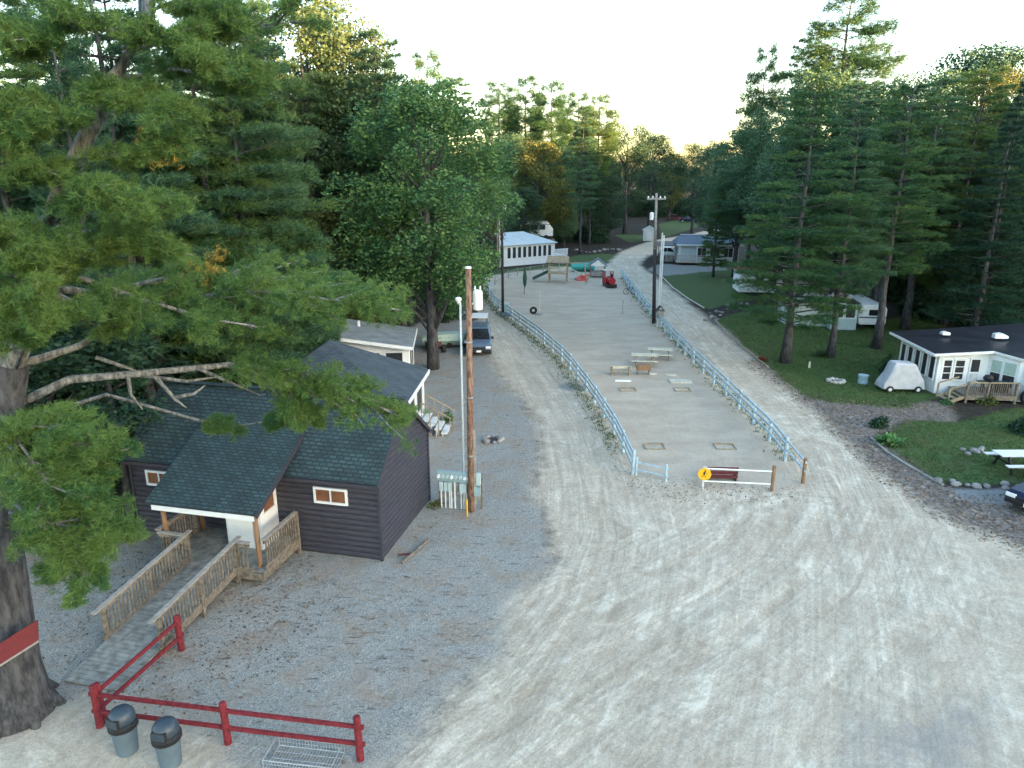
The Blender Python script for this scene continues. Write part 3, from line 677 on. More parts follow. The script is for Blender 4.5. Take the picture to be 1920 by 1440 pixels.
px_tree(PN[4], 1440, 92, 85, 'sparse crooked pine farthest left of the three on the right skyline', mat='needleblue', wid=.85)
for px, Y, ty, pr, mt, lb in ((1545, 76, 130, 0, 'leafblue', 'rounded blue green tree under the golden topped pine'), (1660, 72, 150, 0, 'leafblue', 'cool green tree right of the golden topped pine'),
        (1750, 70, 120, 1, 'leafblue', 'high green tree whose round top breaks the skyline on the right'), (1860, 72, 85, 3, 'leafblue', 'tallest leafy tree near the right edge of the skyline'),
        (1930, 66, 110, 1, 'leafolive', 'yellow tinged leafy tree at the far right edge'), (1400, 96, 240, 0, 'leafblue', 'leafy tree where the right hand woods begin to drop to the road'),
        (1455, 84, 190, 1, 'leafblue', 'leafy tree left of the rounded blue green tree'), (1345, 120, 265, 0, 'leafblue', 'leafy tree behind the slate roofed house'),
        (1310, 150, 262, 1, 'leafdark', 'dark leafy tree right of the notch where the sky dips'), (1505, 66, 240, 0, 'leafblue', 'green tree filling in between the tall lawn pine and the skyline'), (1690, 62, 215, 3, 'leafdark', 'dark leafy tree behind the pale camper')):
    px_tree(BL[pr], px, Y, ty, lb, mat=mt)
for px, Y, ty, pr, mt, lb in ((1700, 58, 170, 1, 'needle', 'dense pine between the lawn pines and the black roofed house'), (1610, 64, 160, 1, 'needleblue', 'pine close behind the striped travel trailer'), (1515, 66, 200, 0, 'needle', 'pine rising behind the grey cabin roof'),
        (1400, 86, 250, 1, 'needleblue', 'pine behind the red roofed trailer'), (1770, 56, 150, 1, 'needleblue', 'full pine over the left part of the black flat roof'), (1850, 58, 130, 0, 'needle', 'full pine over the right part of the black flat roof')):
    px_tree(PN[pr], px, Y, ty, lb, mat=mt, wid=1.35)
# left side trees one can tell apart
px_tree(BL[0], 795, 44, 150, 'big bright green tree leaning over the left side of the road by the parked vehicles', mat='leaf', wid=1.18, rz=1.0)
px_tree(BL[2], 645, 46.5, 366, 'round yellow green bushy tree above the pale roofed camp building', mat='leafolive', wid=1.1)
px_tree(BL[2], 525, 37, 420, 'low green bushy tree left of the yellow green one', mat='leaf', wid=1.0)
px_tree(BL[1], 650, 54, 20, 'tall grey green tree whose crown meets the white sky at the upper left', mat='leafgrey', wid=.9)
px_tree(BL[1], 560, 52, -60, 'grey green leafy tree left of the sky edge', mat='leafgrey', wid=.9)
px_tree(BL[0], 735, 52, 190, 'leafy tree between the grey green crown and the big bright green tree', mat='leaf', wid=1.1)
px_tree(BL[1], 885, 60, 250, 'leafy tree behind the big bright green tree on its road side', mat='leaf', wid=.8)
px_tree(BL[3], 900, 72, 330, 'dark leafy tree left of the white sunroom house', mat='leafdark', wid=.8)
px_tree(PN[4], 800, 74, 95, 'golden topped pine behind the big bright green tree', mat='needle', wid=1.1)
px_tree(PN[4], 720, 66, 130, 'pine with an orange lit side near the upper left skyline', mat='needle')
px_tree(PN[2], 855, 86, 140, 'dark skyline pine right of the golden topped pine behind the bright tree', mat='needleblue')
for px, Y, ty, lb in ((935, 132, 150, 'left'), (985, 138, 140, 'second from left'), (1035, 128, 150, 'third from left'), (1085, 140, 170, 'fourth from left'), (1125, 134, 175, 'rightmost')):
    px_tree(PN[4], px, Y, ty, lb + ' of five bare trunked sunlit pines behind the white sunroom house', group='row of tall pines with sunlit tops', wid=1.3, mat='needle')
px_tree(PN[2], 1095, 112, 195, 'grey green pine with pale trunk and long flat boughs behind the white deck', mat='needleblue', wid=.8)
for px, Y, ty, pr, mt, lb in ((960, 122, 250, 0, 'leafblue', 'leafy tree under the sunlit pines, left'), (1010, 118, 262, 2, 'leafolive', 'yellowing tree below the sunlit pines'), (1180, 150, 225, 1, 'leafdark', 'dark rounded tree at the end of the play yard woods'),
        (1225, 165, 250, 3, 'leafdark', 'dark tree where the far treeline slopes down to the road'), (1262, 190, 285, 0, 'leafolive', 'lighter tree in the notch of the far treeline'), (1145, 132, 330, 3, 'leafdark', 'dark tree in shade left of the small white shed'),
        (1060, 120, 350, 0, 'leafblue', 'blue green tree just behind the playground'), (985, 112, 350, 3, 'leafdark', 'dark tree behind the white sunroom roof'), (935, 108, 330, 0, 'leafblue', 'cool green tree left of the light pole')):
    px_tree(BL[pr], px, Y, ty, lb, mat=mt)
px_tree(BL[2], 918, 92, 395, 'small red leaved tree beside the silver light pole', mat='leafred', wid=.6)
# upper left pines, tall, behind the near pine
for px, Y, ty, lb, wd in ((175, 29, -120, 'grey trunked pine behind the leaning limb of the near pine', 1.0), (395, 32, -150, 'dense pine left of centre in the upper left forest', 1.0), (330, 31, -90, 'pine in the upper left forest behind the dense one', 1.1),
        (470, 36, -60, 'pine with layered boughs left of the grey green leafy trees', 1.0), (60, 31, -100, 'pine at the far left behind the leaning limb', 1.1), (-80, 24, -100, 'pine beyond the left edge of the lot', 1.1),
        (700, 50, 60, 'pine showing between the leafy crowns left of the bright green tree', 1.1), (400, 34, -200, 'tall pine whose boughs fill the top edge left of the sky', 1.0), (130, 27, -260, 'tall pine whose boughs fill the top left edge', 1.0), (550, 50, -60, 'pine with boughs reaching the white sky at the top', .9), (60, 23, -140, 'straight slim trunked pine close behind the near pine', .6), (250, 33, 60, 'bushy pine rising behind the left end of the dark cabin', 1.1), (430, 34, 100, 'pine behind the long limb over the cabin', 1.1), (600, 60, -20, 'pine behind the grey green leafy trees', 1.0)):
    pr = PN[rnd.choice([0, 1, 3])]; px_tree(pr, px, Y, ty, lb, mat=rnd.choice(['needle', 'needleblue']), wid=wd)
for px, Y, ty, lb in ((470, 36, 480, 'shaded leafy sapling behind the dark cabin'), (330, 32, 560, 'dark undergrowth tree at the back of the dark cabin'), (120, 26, 560, 'low shaded tree left of the dark cabin'), (20, 22, 560, 'low shaded tree at the left edge')):
    px_tree(BL[2], px, Y, ty, lb, mat='leafdark', wid=1.5)
# woods in depth, group members that nothing tells apart
def woods(n, fx, group, label, protos, Hr, mats):
    k = 0; pts = []; tries = 0
    while k < n and tries < 5000:
        tries += 1; x, y = fx()
        if -16 < x < 0 and y < 49: continue
        if any((x - a) ** 2 + (y - b) ** 2 < 20 for a, b in pts): continue
        pts.append((x, y)); k += 1
        plant(rnd.choice(protos), x, y, label, H=rnd.uniform(*Hr), mat=rnd.choice(mats), group=group, wid=rnd.uniform(.9, 1.3))
def right_woods():
    y = rnd.uniform(50, 150); return (y * .50 + rnd.uniform(6, 45) if y > 70 else 35 + rnd.uniform(0, 35), y)
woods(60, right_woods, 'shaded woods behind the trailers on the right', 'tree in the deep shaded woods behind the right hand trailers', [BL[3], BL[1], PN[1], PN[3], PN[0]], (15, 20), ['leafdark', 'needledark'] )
def left_woods(): 
    y = rnd.uniform(24, 130); return (-13 - rnd.uniform(0, 50) - max(0, 40 - y) * .55, y)
woods(64, left_woods, 'dense woods on the left behind the cabins', 'tree in the dense woods on the left behind the cabins', [BL[3], BL[1], PN[1], PN[0], PN[2]], (17, 22), ['leafblue', 'needle', 'needleblue', 'leaf'])
def back_woods():
    y = rnd.uniform(126, 215); return (rnd.uniform(-45, y * .13), y)
woods(48, back_woods, 'far woods behind the playground', 'tree in the far woods behind the playground', [BL[3], BL[0], PN[2], BL[1]], (15, 19), ['leafdark', 'leafblue', 'leaf'])
def back2():
    y = rnd.uniform(190, 260); return (y * .1 + rnd.uniform(0, 75), y)
woods(22, back2, 'far woods where the road disappears', 'tree in the far woods where the road disappears', [BL[3], BL[0], BL[1]], (14, 19), ['leafdark', 'leafblue'])
# low understory so that the woods close at eye level
cs = []
def under(x, y, r, h):
    n = int(240 * r * r); d = unit(rs.normal(0, 1, (n, 3))); d[:, 2] = np.abs(d[:, 2])
    cs.append(np.array([[x, y, 0]]) + d * np.array([[r, r, h]]) * rs.uniform(.5, 1.05, (n, 1)))
for i in range(150):
    y = rnd.uniform(50, 170); x = (y * .50 + rnd.uniform(3, 14)) if y > 66 else 35 + rnd.uniform(0, 6); under(x, y, rnd.uniform(1.2, 2.2), rnd.uniform(1.2, 3))
for i in range(70):
    y = rnd.uniform(34, 125); under(-14 - rnd.uniform(0, 14), y, rnd.uniform(1.2, 2.2), rnd.uniform(1.2, 3.5))
for i in range(80):
    under(rnd.uniform(-25, 60), rnd.uniform(205, 225), rnd.uniform(2, 3.5), rnd.uniform(3, 7))
for i in range(90):
    under(rnd.uniform(-25, 17), rnd.uniform(128, 158), rnd.uniform(1.5, 2.6), rnd.uniform(1.5, 4.5))
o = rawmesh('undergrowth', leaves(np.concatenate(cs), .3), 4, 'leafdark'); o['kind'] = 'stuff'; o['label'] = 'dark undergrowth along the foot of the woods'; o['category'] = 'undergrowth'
# ---------------------------------------------------------------- buildings
def window(mb_parent, x0, x1, z0, z1, y=0.0, frame='white', pane='screen', ax='x', out=-1, fw=.06, mull=1, rails=0, name='window'):
    """window on a wall plane y=const (ax x) or x=const (ax y); out = outward sign"""
    f = MB(); p = MB()
    def B(m, a0, a1, b0, b1, d0, d1):
        lo, hi = sorted((y + out * d0, y + out * d1))
        if ax == 'x': m.box(a0, a1, lo, hi, b0, b1)
        else: m.box(lo, hi, a0, a1, b0, b1)
    B(f, x0 - fw, x0, z0 - fw, z1 + fw, -.02, .045); B(f, x1, x1 + fw, z0 - fw, z1 + fw, -.02, .045)
    B(f, x0, x1, z1, z1 + fw, -.02, .05); B(f, x0, x1, z0 - fw, z0, -.02, .055)
    for i in range(1, mull + 1):
        c = x0 + (x1 - x0) * i / (mull + 1); B(f, c - fw * .3, c + fw * .3, z0, z1, -.02, .038)
    for i in range(1, rails + 1):
        c = z0 + (z1 - z0) * i / (rails + 1); B(f, x0, x1, c - fw * .3, c + fw * .3, -.015, .033)
    B(p, x0, x1, z0, z1, -.01, .012)
    wo = f.build(name, frame, mb_parent); p.build('pane', pane, wo); return wo
def clap_wall(mb, a0f, a1f, z0, z1, y, out, ax='x', h=.19, d=.045):
    """lapped log siding: one convex strip per course; a0f,a1f give the extent at a height"""
    z = z0
    while z < z1 - .01:
        t = min(z + h, z1); pr = [(z, 0), (z + (t - z) * .18, .75), (z + (t - z) * .5, 1), (z + (t - z) * .82, .75), (t, 0)]
        vs = []
        for zz, k in pr:
            for a in (a0f(zz), a1f(zz)):
                q = y + out * k * d; vs.append((a, q, zz) if ax == 'x' else (q, a, zz))
        mb.add(vs, [(i * 2, i * 2 + 1, i * 2 + 3, i * 2 + 2) for i in range(4)] + [(0, 2, 4, 6, 8), (1, 9, 7, 5, 3)]); z = t
RZ = R(-13)
bh = thing('bathhouse', 'low dark charcoal log sided cabin with green black shingle roof, porch and ramp', 'cabin', (-4.21, 20.44, 0), RZ)
Wd, Dp, EV, RG = 9.0, 4.5, 2.9, 4.7
mb = MB()
mb.add([(-Wd, 0, -.1), (0, 0, -.1), (0, Dp, -.1), (-Wd, Dp, -.1), (-Wd, 0, EV), (0, 0, EV), (0, Dp, EV), (-Wd, Dp, EV), (-Wd, Dp / 2, RG), (0, Dp / 2, RG)],
       [(0, 1, 5, 4), (3, 7, 6, 2), (1, 2, 6, 9, 5), (0, 4, 8, 7, 3), (0, 3, 2, 1)])
sl = (RG - EV) / (Dp / 2)
clap_wall(mb, lambda z: -Wd - .03, lambda z: .02, .0, EV - .05, 0, -1)
ga = lambda z: 0.0 if z < EV else (z - EV) / sl
clap_wall(mb, lambda z: -.02 if z < EV else ga(z), lambda z: Dp + .02 if z < EV else Dp - ga(z), 0, RG - .06, 0, 1, 'y')
clap_wall(mb, lambda z: 0 if z < EV else ga(z), lambda z: Dp if z < EV else Dp - ga(z), 0, RG - .06, -Wd, -1, 'y')
mb.build('wall', 'siding', bh)
for q_ in ((-.02, .075, -.075, .02), (-.02, .075, Dp - .02, Dp + .075), (-Wd - .07, -Wd + .02, -.075, .02)): MB().box(*q_, -.05, EV - .03).build('corner_board', 'siding', bh)
def roofside(x0, x1, y0, y1, z0, z1, t=.07):
    m = MB(); m.slab([(x0, y0, z0), (x1, y0, z0), (x1, y1, z1), (x0, y1, z1)], t); return m
m = roofside(-Wd - .15, .12, -.28, Dp / 2, EV + .09 - .28 * sl, RG + .09); m.build('roof', 'shingle', bh)
m = roofside(-Wd - .15, .12, Dp + .28, Dp / 2 + .003, EV + .09 - .28 * sl, RG + .088); m.build('roof', 'shingle', bh)
m = MB(); m.bar((.125, -.28, EV - .28 * sl + .02), (.125, Dp / 2, RG + .02), .03, .13); m.bar((.125, Dp + .28, EV - .28 * sl + .02), (.125, Dp / 2, RG + .02), .03, .13)
m.bar((-Wd - .15, -.295, EV - .28 * sl + .0), (.12, -.295, EV - .28 * sl + .0), .03, .12); m.build('fascia', 'siding', bh)
m = MB(); m.bar((-Wd - .15, Dp / 2, RG + .115), (.12, Dp / 2, RG + .115), .28, .04); m.build('ridge_cap', 'shingle', bh)
# porch roof
PE, PY = 2.33, -2.15; ps = .47
ym = 1.3; pz = lambda y: PE + ps * (y - PY)
m = roofside(-6.75, -2.95, PY, ym, PE, pz(ym) + .1, .07); pr = m.build('porch_roof', 'shingle', bh)
m = MB(); m.box(-6.5, -3.0, PY - .035, PY - .005, PE - .20, PE - .05); m.build('porch_fascia', 'white', bh)
m = MB(); m.bar((-2.93, PY, PE - .07), (-2.93, ym - .3, pz(ym - .3) - .05), .03, .15); m.build('rake_board', 'siding', bh)
# side infill triangle under the porch roof
m = MB(); m.add([(-3.06, 0, EV - .4), (-3.06, 0, pz(0) - .06), (-3.06, -.0, EV - .4)], [(0, 1, 2)])
for x, y, zb in ((-3.12, -1.95, -.1), (-6.3, -1.95, -.1), (-6.3, -.25, .4)):
    MB().tube([(x, y, zb), (x + .01, y, 1.2), (x, y, pz(y) - .08)], [.085, .08, .08], 10).build('porch_post', 'postwood', bh, smooth=True)
# white entry box
m = MB(); m.hexa([(-4.8, -1.05, .5), (-3.55, -1.05, .5), (-3.55, -.05, .5), (-4.8, -.05, .5), (-4.8, -1.05, pz(-1.05) - .08), (-3.55, -1.05, pz(-1.05) - .08), (-3.55, -.05, pz(-.05) - .08), (-4.8, -.05, pz(-.05) - .08)])
eb = m.build('entry_box', 'white', bh)
m = MB(); m.box(-4.73, -3.85, -1.09, -1.055, .53, 2.45); dr = m.build('door', 'white', eb, bevel=.01)
m = MB(); m.box(-4.5, -4.05, -1.11, -1.092, 1.78, 1.98); m.build('door_window', 'brownpane', dr)
m = MB(); m.box(-3.74, -3.66, -1.1, -1.052, .5, 2.4); m.build('door_gap', 'black', eb)
window(eb, -.88, -.25, 1.7, 2.35, -3.55, 'white', 'brownpane', 'y', 1, .045, 0)
window(bh, -2.12, -1.1, 1.92, 2.33, -.05, 'white', 'brownpane', 'x', -1, .075, 1)
window(bh, -8.35, -7.5, 1.9, 2.3, -.05, 'white', 'brownpane', 'x', -1, .075, 1)
window(bh, -.0 - 6.2, -5.8, 1.3, 1.5, 0, 'siding', 'screen', 'x', -1, .03, 0, name='vent')
# ---- deck and wheelchair ramp
rp = thing('wooden_ramp', 'weathered grey wooden ramp and porch deck with baluster railings leading to the dark cabin', 'ramp', (-4.21, 20.44, 0), RZ)
DZ = .5; RX0, RX1, RY0, RY1 = -5.35, -3.72, -2.25, -7.15
m = MB(); y = -.06
for i in range(16): m.box(-6.4, -2.85, y - .127, y, DZ - .04, DZ); y -= .1375
m.build('deck_floor', 'deckgrey', rp)
m = MB(); m.box(-6.4, -2.85, -2.30, -2.262, DZ - .28, DZ - .045); m.box(-2.85, -2.81, -2.30, -.06, DZ - .28, DZ - .0); m.box(-6.44, -6.4, -2.3, -.06, DZ - .28, DZ)
for x in (-3.9, -5.2, -6.3): m.box(x - .05, x + .05, -2.2, -2.1, -.05, DZ - .05)
m.build('deck_frame', 'deckwood', rp)
rz_ = lambda y: DZ + (y - RY0) / (RY1 - RY0) * (.06 - DZ)
m = MB(); n = 35; L = (RY1 - RY0)
for i in range(n):
    a = RY0 + L * i / n; b = RY0 + L * (i + .91) / n
    m.hexa([(RX0, b, rz_(b) - .04), (RX1, b, rz_(b) - .04), (RX1, a, rz_(a) - .04), (RX0, a, rz_(a) - .04), (RX0, b, rz_(b)), (RX1, b, rz_(b)), (RX1, a, rz_(a)), (RX0, a, rz_(a))])
m.build('ramp_floor', 'deckgrey', rp)
def railing(p0, p1, z0, z1, posts, h=.95, name='railing', gap=.125, skirt=.12, ext=0.):
    p0 = Vector((*p0, z0)); p1 = Vector((*p1, z1)); d = p1 - p0; L = d.length; hv = Vector((0, 0, 1))
    r = MB(); r.bar(p0 + hv * h - d.normalized() * ext, p1 + hv * h + d.normalized() * ext, .14, .035); ro = r.build(name, 'railtop', rp)
    s = MB(); s.bar(p0 + hv * (h - .09), p1 + hv * (h - .09), .04, .09); s.bar(p0 + hv * .0, p1 + hv * .0, .045, .25)
    s.build('stringer', 'deckwood', ro)
    b = MB(); n = int(L / gap)
    for i in range(1, n):
        q = p0 + d * i / n; w_ = .018; b.box(q.x - w_, q.x + w_, q.y - w_, q.y + w_, q.z + .06, q.z + h - .05)
    bo = b.build('balusters', 'deckwood', ro)
    for t in posts:
        q = p0 + d * t; po = MB().box(q.x - .05, q.x + .05, q.y - .05, q.y + .05, -.1, q.z + h - .01).build('post', 'deckwood', rp)
railing((RX0 - .03, -2.2), (RX0 - .03, -5.75), DZ, rz_(-5.75), (0, .48, .97), ext=.2)
railing((RX1 + .03, -2.2), (RX1 + .03, -5.75), DZ, rz_(-5.75), (.02, .5, .97), ext=.2)
railing((RX1 + .03, -2.28), (-3.18, -2.28), DZ, DZ, ())
railing((-2.83, -2.1), (-2.83, -.18), DZ, DZ, (1,), h=1.0)
railing((-6.42, -2.2), (-6.42, -.3), DZ, DZ, (.95,))
railing((-6.3, -2.28), (RX0 - .03, -2.28), DZ, DZ, ())

# ---- grey shingled cottage right behind
o2 = thing('cottage', 'cottage with blue grey shingle roof and white gable windows directly behind the dark cabin', 'cottage', (-4.7, 27.4, 0), R(-4.5))
W2, D2 = 6.6, 5.6
m = MB(); m.box(-W2, 0, 0, D2, 0, 2.7)
m.build('wall', 'white', o2)
m = MB(); a = (-W2 * .62, D2 * .8, 4.6)
e = [(-W2 - .2, -.25, 2.78), (.25, -.25, 2.78), (.25, D2 + .1, 2.95), (-W2 - .2, D2 + .1, 2.95)]
m.slab([e[0], e[1], a], .08); m.slab([e[1], e[2], a], .08); m.slab([e[2], e[3], a], .08); m.slab([e[3], e[0], a], .08); m.build('roof', 'shinglegrey', o2)
m = MB(); m.bar((.27, -.25, 2.68), (.27, D2 + .1, 2.85), .03, .2); m.bar((-W2, -.27, 2.68), (.25, -.27, 2.68), .03, .16); m.build('fascia', 'white', o2)
for y0 in (.35, 2.05, 3.75): window(o2, y0, y0 + 1.25, 1.3, 2.5, 0, 'white', 'glass', 'y', 1, .09, 0)
m = MB()
for i in range(4): m.box(.1 + .3 * i, .4 + .3 * i, 4.3, 5.5, .75 - .2 * i, .81 - .2 * i); m.box(.14 + .3 * i, .18 + .3 * i, 4.35, 5.45, -.05, .75 - .2 * i)
m.build('steps', 'whitegrime', o2)
m = MB(); m.bar((.1, 5.5, 1.7), (1.5, 5.5, .95), .05, .05); m.bar((.1, 4.3, 1.7), (1.5, 4.3, .95), .05, .05)
for x in (.1, .5, .9, 1.45):
    for y in (4.3, 5.5): m.bar((x, y, 0), (x, y, 1.72 - x * .52), .04, .04)
m.build('handrail', 'tan', o2)
# ---- white cabin with pale roof behind that
o3 = thing('cabin', 'white camp building with pale grey shingle roof and dark screened porch windows', 'cabin', (-5.75, 38.4, 0), R(4))
m = MB(); m.add([(-6.2, 0, 0), (0, 0, 0), (0, 3.4, 0), (-6.2, 3.4, 0), (-6.2, 0, 3.5), (0, 0, 2.7), (0, 3.4, 2.7), (-6.2, 3.4, 3.5)], [(0, 1, 5, 4), (3, 7, 6, 2), (1, 2, 6, 5), (0, 4, 7, 3)]); m.build('wall', 'white', o3)
m = MB(); m.slab([(-4.0, -.5, 3.5), (.25, -.5, 2.86), (.25, 3.7, 3.05), (-4.0, 3.7, 3.7)], .1); m.build('roof', 'shinglepale', o3)
m = MB(); m.slab([(-7.6, -.9, 1.9), (-4.01, -.5, 3.5), (-4.01, 3.7, 3.7), (-7.6, 3.7, 2.2)], .1); m.build('roof', 'shinglepale', o3)
m = MB(); m.bar((-4.0, -.53, 3.42), (.25, -.53, 2.78), .04, .18); m.bar((.28, -.5, 2.78), (.28, 3.7, 2.97), .04, .16); m.build('fascia', 'white', o3)
for x0 in (-3.75, -2.5, -1.25): window(o3, x0, x0 + .9, 1.25, 2.45, 0, 'white', 'screen', 'x', -1, .1, 0)
for y0 in (.4, 1.9): window(o3, y0, y0 + 1.4, 1.1, 2.4, 0, 'white', 'screen', 'y', 1, .1, 0)
m = MB(); m.tube([(-3, 2.4, 3.2), (-3, 2.4, 3.8)], .09, 8); m.build('vent_pipe', 'pipe', o3)
# ---- far white house with a row of nine sunroom windows
a = G(945, 500); b = G(1040, 492); rz5 = math.atan2(b.y - a.y, b.x - a.x); Lh = (b - a).length
o5 = thing('sunroom_house', 'white house with nine tall sunroom windows and pale metal roof beyond the play yard', 'house', a, rz5)
m = MB(); m.box(0, Lh, 0, 6.5, 0, 2.75); m.build('wall', 'white', o5)
m = MB(); m.slab([(-.3, -.35, 2.8), (Lh + .2, -.35, 2.8), (Lh - 1.6, 5.5, 4.0), (1.2, 5.5, 4.0)], .1); m.slab([(Lh + .2, -.35, 2.8), (Lh + .2, 7, 2.8), (Lh - 1.6, 5.5, 4.0)], .1); m.slab([(-.3, 7, 2.8), (-.3, -.35, 2.8), (1.2, 5.5, 4.0)], .1)
m.slab([(-.3, 7, 2.8), (1.2, 5.5, 4), (Lh - 1.6, 5.5, 4), (Lh + .2, 7, 2.8)], .1); m.build('roof', 'metalroof', o5)
ww = (Lh - .9) / 9
for i in range(9): window(o5, .55 + i * ww, .55 + i * ww + ww * .6, 1.05, 2.45, 0, 'white', 'screen', 'x', -1, .05, 0)
for i in range(3): window(o5, .5 + i * 1.6, 1.4 + i * 1.6, 1.05, 2.4, 0, 'white', 'screen', 'y', -1, .06, 0)
m = MB(); m.box(-3.2, -.05, 1.0, 6, 0, 2.6); m.slab([(-3.5, .7, 2.5), (-.05, .7, 2.9), (-.05, 6.3, 2.9), (-3.5, 6.3, 2.5)], .1); m.build('side_room', 'paleblue', o5)
m = MB(); m.box(Lh + .05, Lh + 2.6, .5, 5, 0, .9)
for i in range(18): m.box(Lh + .08 + i * .145, Lh + .16 + i * .145, .42, .46, .9, 1.75)
m.box(Lh + .05, Lh + 2.7, .40, .47, 1.7, 1.78); m.build('deck', 'white', o5)
# low white fence and stored white boat left of it
f = thing('picket_fence', 'low white fence panel left of the sunroom house', 'fence', G(884, 505), rz5)
m = MB()
for i in range(22): m.box(i * .16, i * .16 + .11, 0, .03, .1, 1.1)
m.build('panel', 'white', f); MB().box(0, 3.6, .035, .08, .3, .4).build('rail', 'white', f)
v = thing('camper_van', 'small white camper showing over the sunroom house roof', 'camper', AT(1005, 446, 118) * 1, 0)
v.location.z = 0
m = MB(); m.loft([[(-2.6, y, z) for y, z in ((-1, .6), (1, .6), (1, 2.2), (.8, 2.6), (-.8, 2.6), (-1, 2.2))], [(1.8, y, z) for y, z in ((-1, .6), (1, .6), (1, 2.2), (.8, 2.6), (-.8, 2.6), (-1, 2.2))], [(2.7, y, z) for y, z in ((-.9, .6), (.9, .6), (.9, 1.4), (.7, 1.6), (-.7, 1.6), (-.9, 1.4))]]); vb = m.build('body', 'white', v)
for x in (-2.1, -.8, .5): window(v, x, x + .9, 1.5, 2.1, -1, 'black', 'glass', 'x', -1, .03, 0)
for x in (-1.6, 1.6): MB().tube([(x, -1.03, .38), (x, -.75, .38)], .38, 12).build('wheel', 'rubber', v)
v.scale = (1, 1, 1.15); v.location.z = 1.6
st_ = MB().box(-3, 3, -1.2, 1.2, -1.7, .05).build('flatbed', 'stone', v)
# ---- small white shed at the road
sh = thing('shed', 'small pale shed beside the road before the dark woods', 'shed', G(1217, 452), R(-8))
m = MB(); m.box(-1.1, 1.1, 0, 2, 0, 2.0); m.add([(-1.1, 0, 2), (1.1, 0, 2), (0, 0, 2.6), (-1.1, 2, 2), (1.1, 2, 2), (0, 2, 2.6)], [(0, 1, 2), (3, 5, 4)]); m.build('wall', 'paleblue', sh)
m = MB(); m.slab([(-1.3, -.1, 1.95), (0, -.1, 2.68), (0, 2.1, 2.68), (-1.3, 2.1, 1.95)], .05); m.slab([(1.3, -.1, 1.95), (.003, -.1, 2.68), (.003, 2.1, 2.68), (1.3, 2.1, 1.95)], .05); m.build('roof', 'metalroof', sh)
MB().box(-.4, .4, -.04, -.003, .05, 1.8).build('door', 'whitegrime', sh)
# ---- slate roofed pale house on the right
o6 = thing('porch_house', 'pale blue house with slate blue roof half hidden behind pine boughs on the right', 'house', G(1272, 496), R(-7))
m = MB(); m.box(0, 8.2, 1.6, 6.5, 0, 2.6); m.build('wall', 'paleblue', o6)
m = MB(); m.slab([(-.4, 1.0, 2.6), (8.6, 1.0, 2.6), (7.8, 4, 3.7), (.4, 4, 3.7)], .1); m.slab([(-.4, 7, 2.6), (.4, 4.003, 3.7), (7.8, 4.003, 3.7), (8.6, 7, 2.6)], .1); m.slab([(-.4, 1, 2.6), (.4, 4, 3.7), (-.4, 7, 2.6)], .1); m.slab([(8.6, 1, 2.6), (8.6, 7, 2.6), (7.8, 4, 3.7)], .1); m.build('roof', 'blueroof', o6)
m = MB(); m.bar((-.4, .97, 2.55), (8.6, .97, 2.55), .05, .18); m.bar((.4, 3.98, 3.74), (7.8, 3.98, 3.74), .12, .08); m.build('fascia', 'white', o6)
m = MB(); m.box(-.3, 3.6, -.4, 1.58, .3, .42)
for i in range(24): m.box(-.3 + i * .16, -.24 + i * .16, -.4, -.36, .42, 1.25)
m.box(-.3, 3.6, -.42, -.35, 1.25, 1.32); m.build('porch_deck', 'palestone', o6)
for x in (0, 2.3): MB().box(x, x + .12, -.3, -.18, .42, 2.5).build('porch_post', 'white', o6)
for x in (2.6, 4.4, 6.2): window(o6, x, x + 1.2, .9, 2.1, 1.6, 'white', 'screen', 'x', -1, .08, 1)
cp_ = thing('carport', 'dark low shelter with clutter left of the slate roofed house', 'shelter', G(1243, 492), R(-7))
MB().slab([(-.8, 0, 2.3), (3.2, 0, 2.4), (3.2, 3.5, 2.7), (-.8, 3.5, 2.6)], .08).build('roof', 'black', cp_)
for x, y in ((-.7, .1), (3.1, .1), (-.7, 3.4), (3.1, 3.4)): MB().box(x - .05, x + .05, y - .05, y + .05, 0, 2.4).build('post', 'deckwood', cp_)
m = MB(); m.box(.3, 1.5, 1, 2, 0, .8); m.box(1.7, 2.6, .6, 1.5, 0, 1.1); m.box(-.4, .1, 1.2, 1.8, 0, 1.3); m.build('stored_boxes', 'stone', cp_, bevel=.04)
# ---- red roofed trailer
o7 = thing('trailer_home', 'white trailer with rusty red roof behind the first lawn pine', 'trailer', G(1384, 553), R(-6))
m = MB(); m.box(0, 6.0, 0, 3.2, .3, 2.4); m.build('wall', 'white', o7)
m = MB(); m.slab([(-.2, -.25, 2.35), (4.4, -.25, 2.35), (4.2, 1.6, 2.95), (.1, 1.6, 2.95)], .08); m.slab([(-.2, 3.5, 2.35), (.1, 1.603, 2.95), (4.2, 1.603, 2.95), (4.4, 3.5, 2.35)], .08); m.slab([(-.2, -.25, 2.35), (.1, 1.6, 2.95), (-.2, 3.5, 2.35)], .08); m.build('roof', 'redroof', o7)
for x in (1.6, 2.9, 4.4): window(o7, x, x + .8, 1.0, 2.0, 0, 'white', 'screen', 'x', -1, .07, 0)
m = MB(); m.box(6.1, 9.3, .4, 3.0, .3, 2.1); m.build('annex', 'whitegrime', o7)
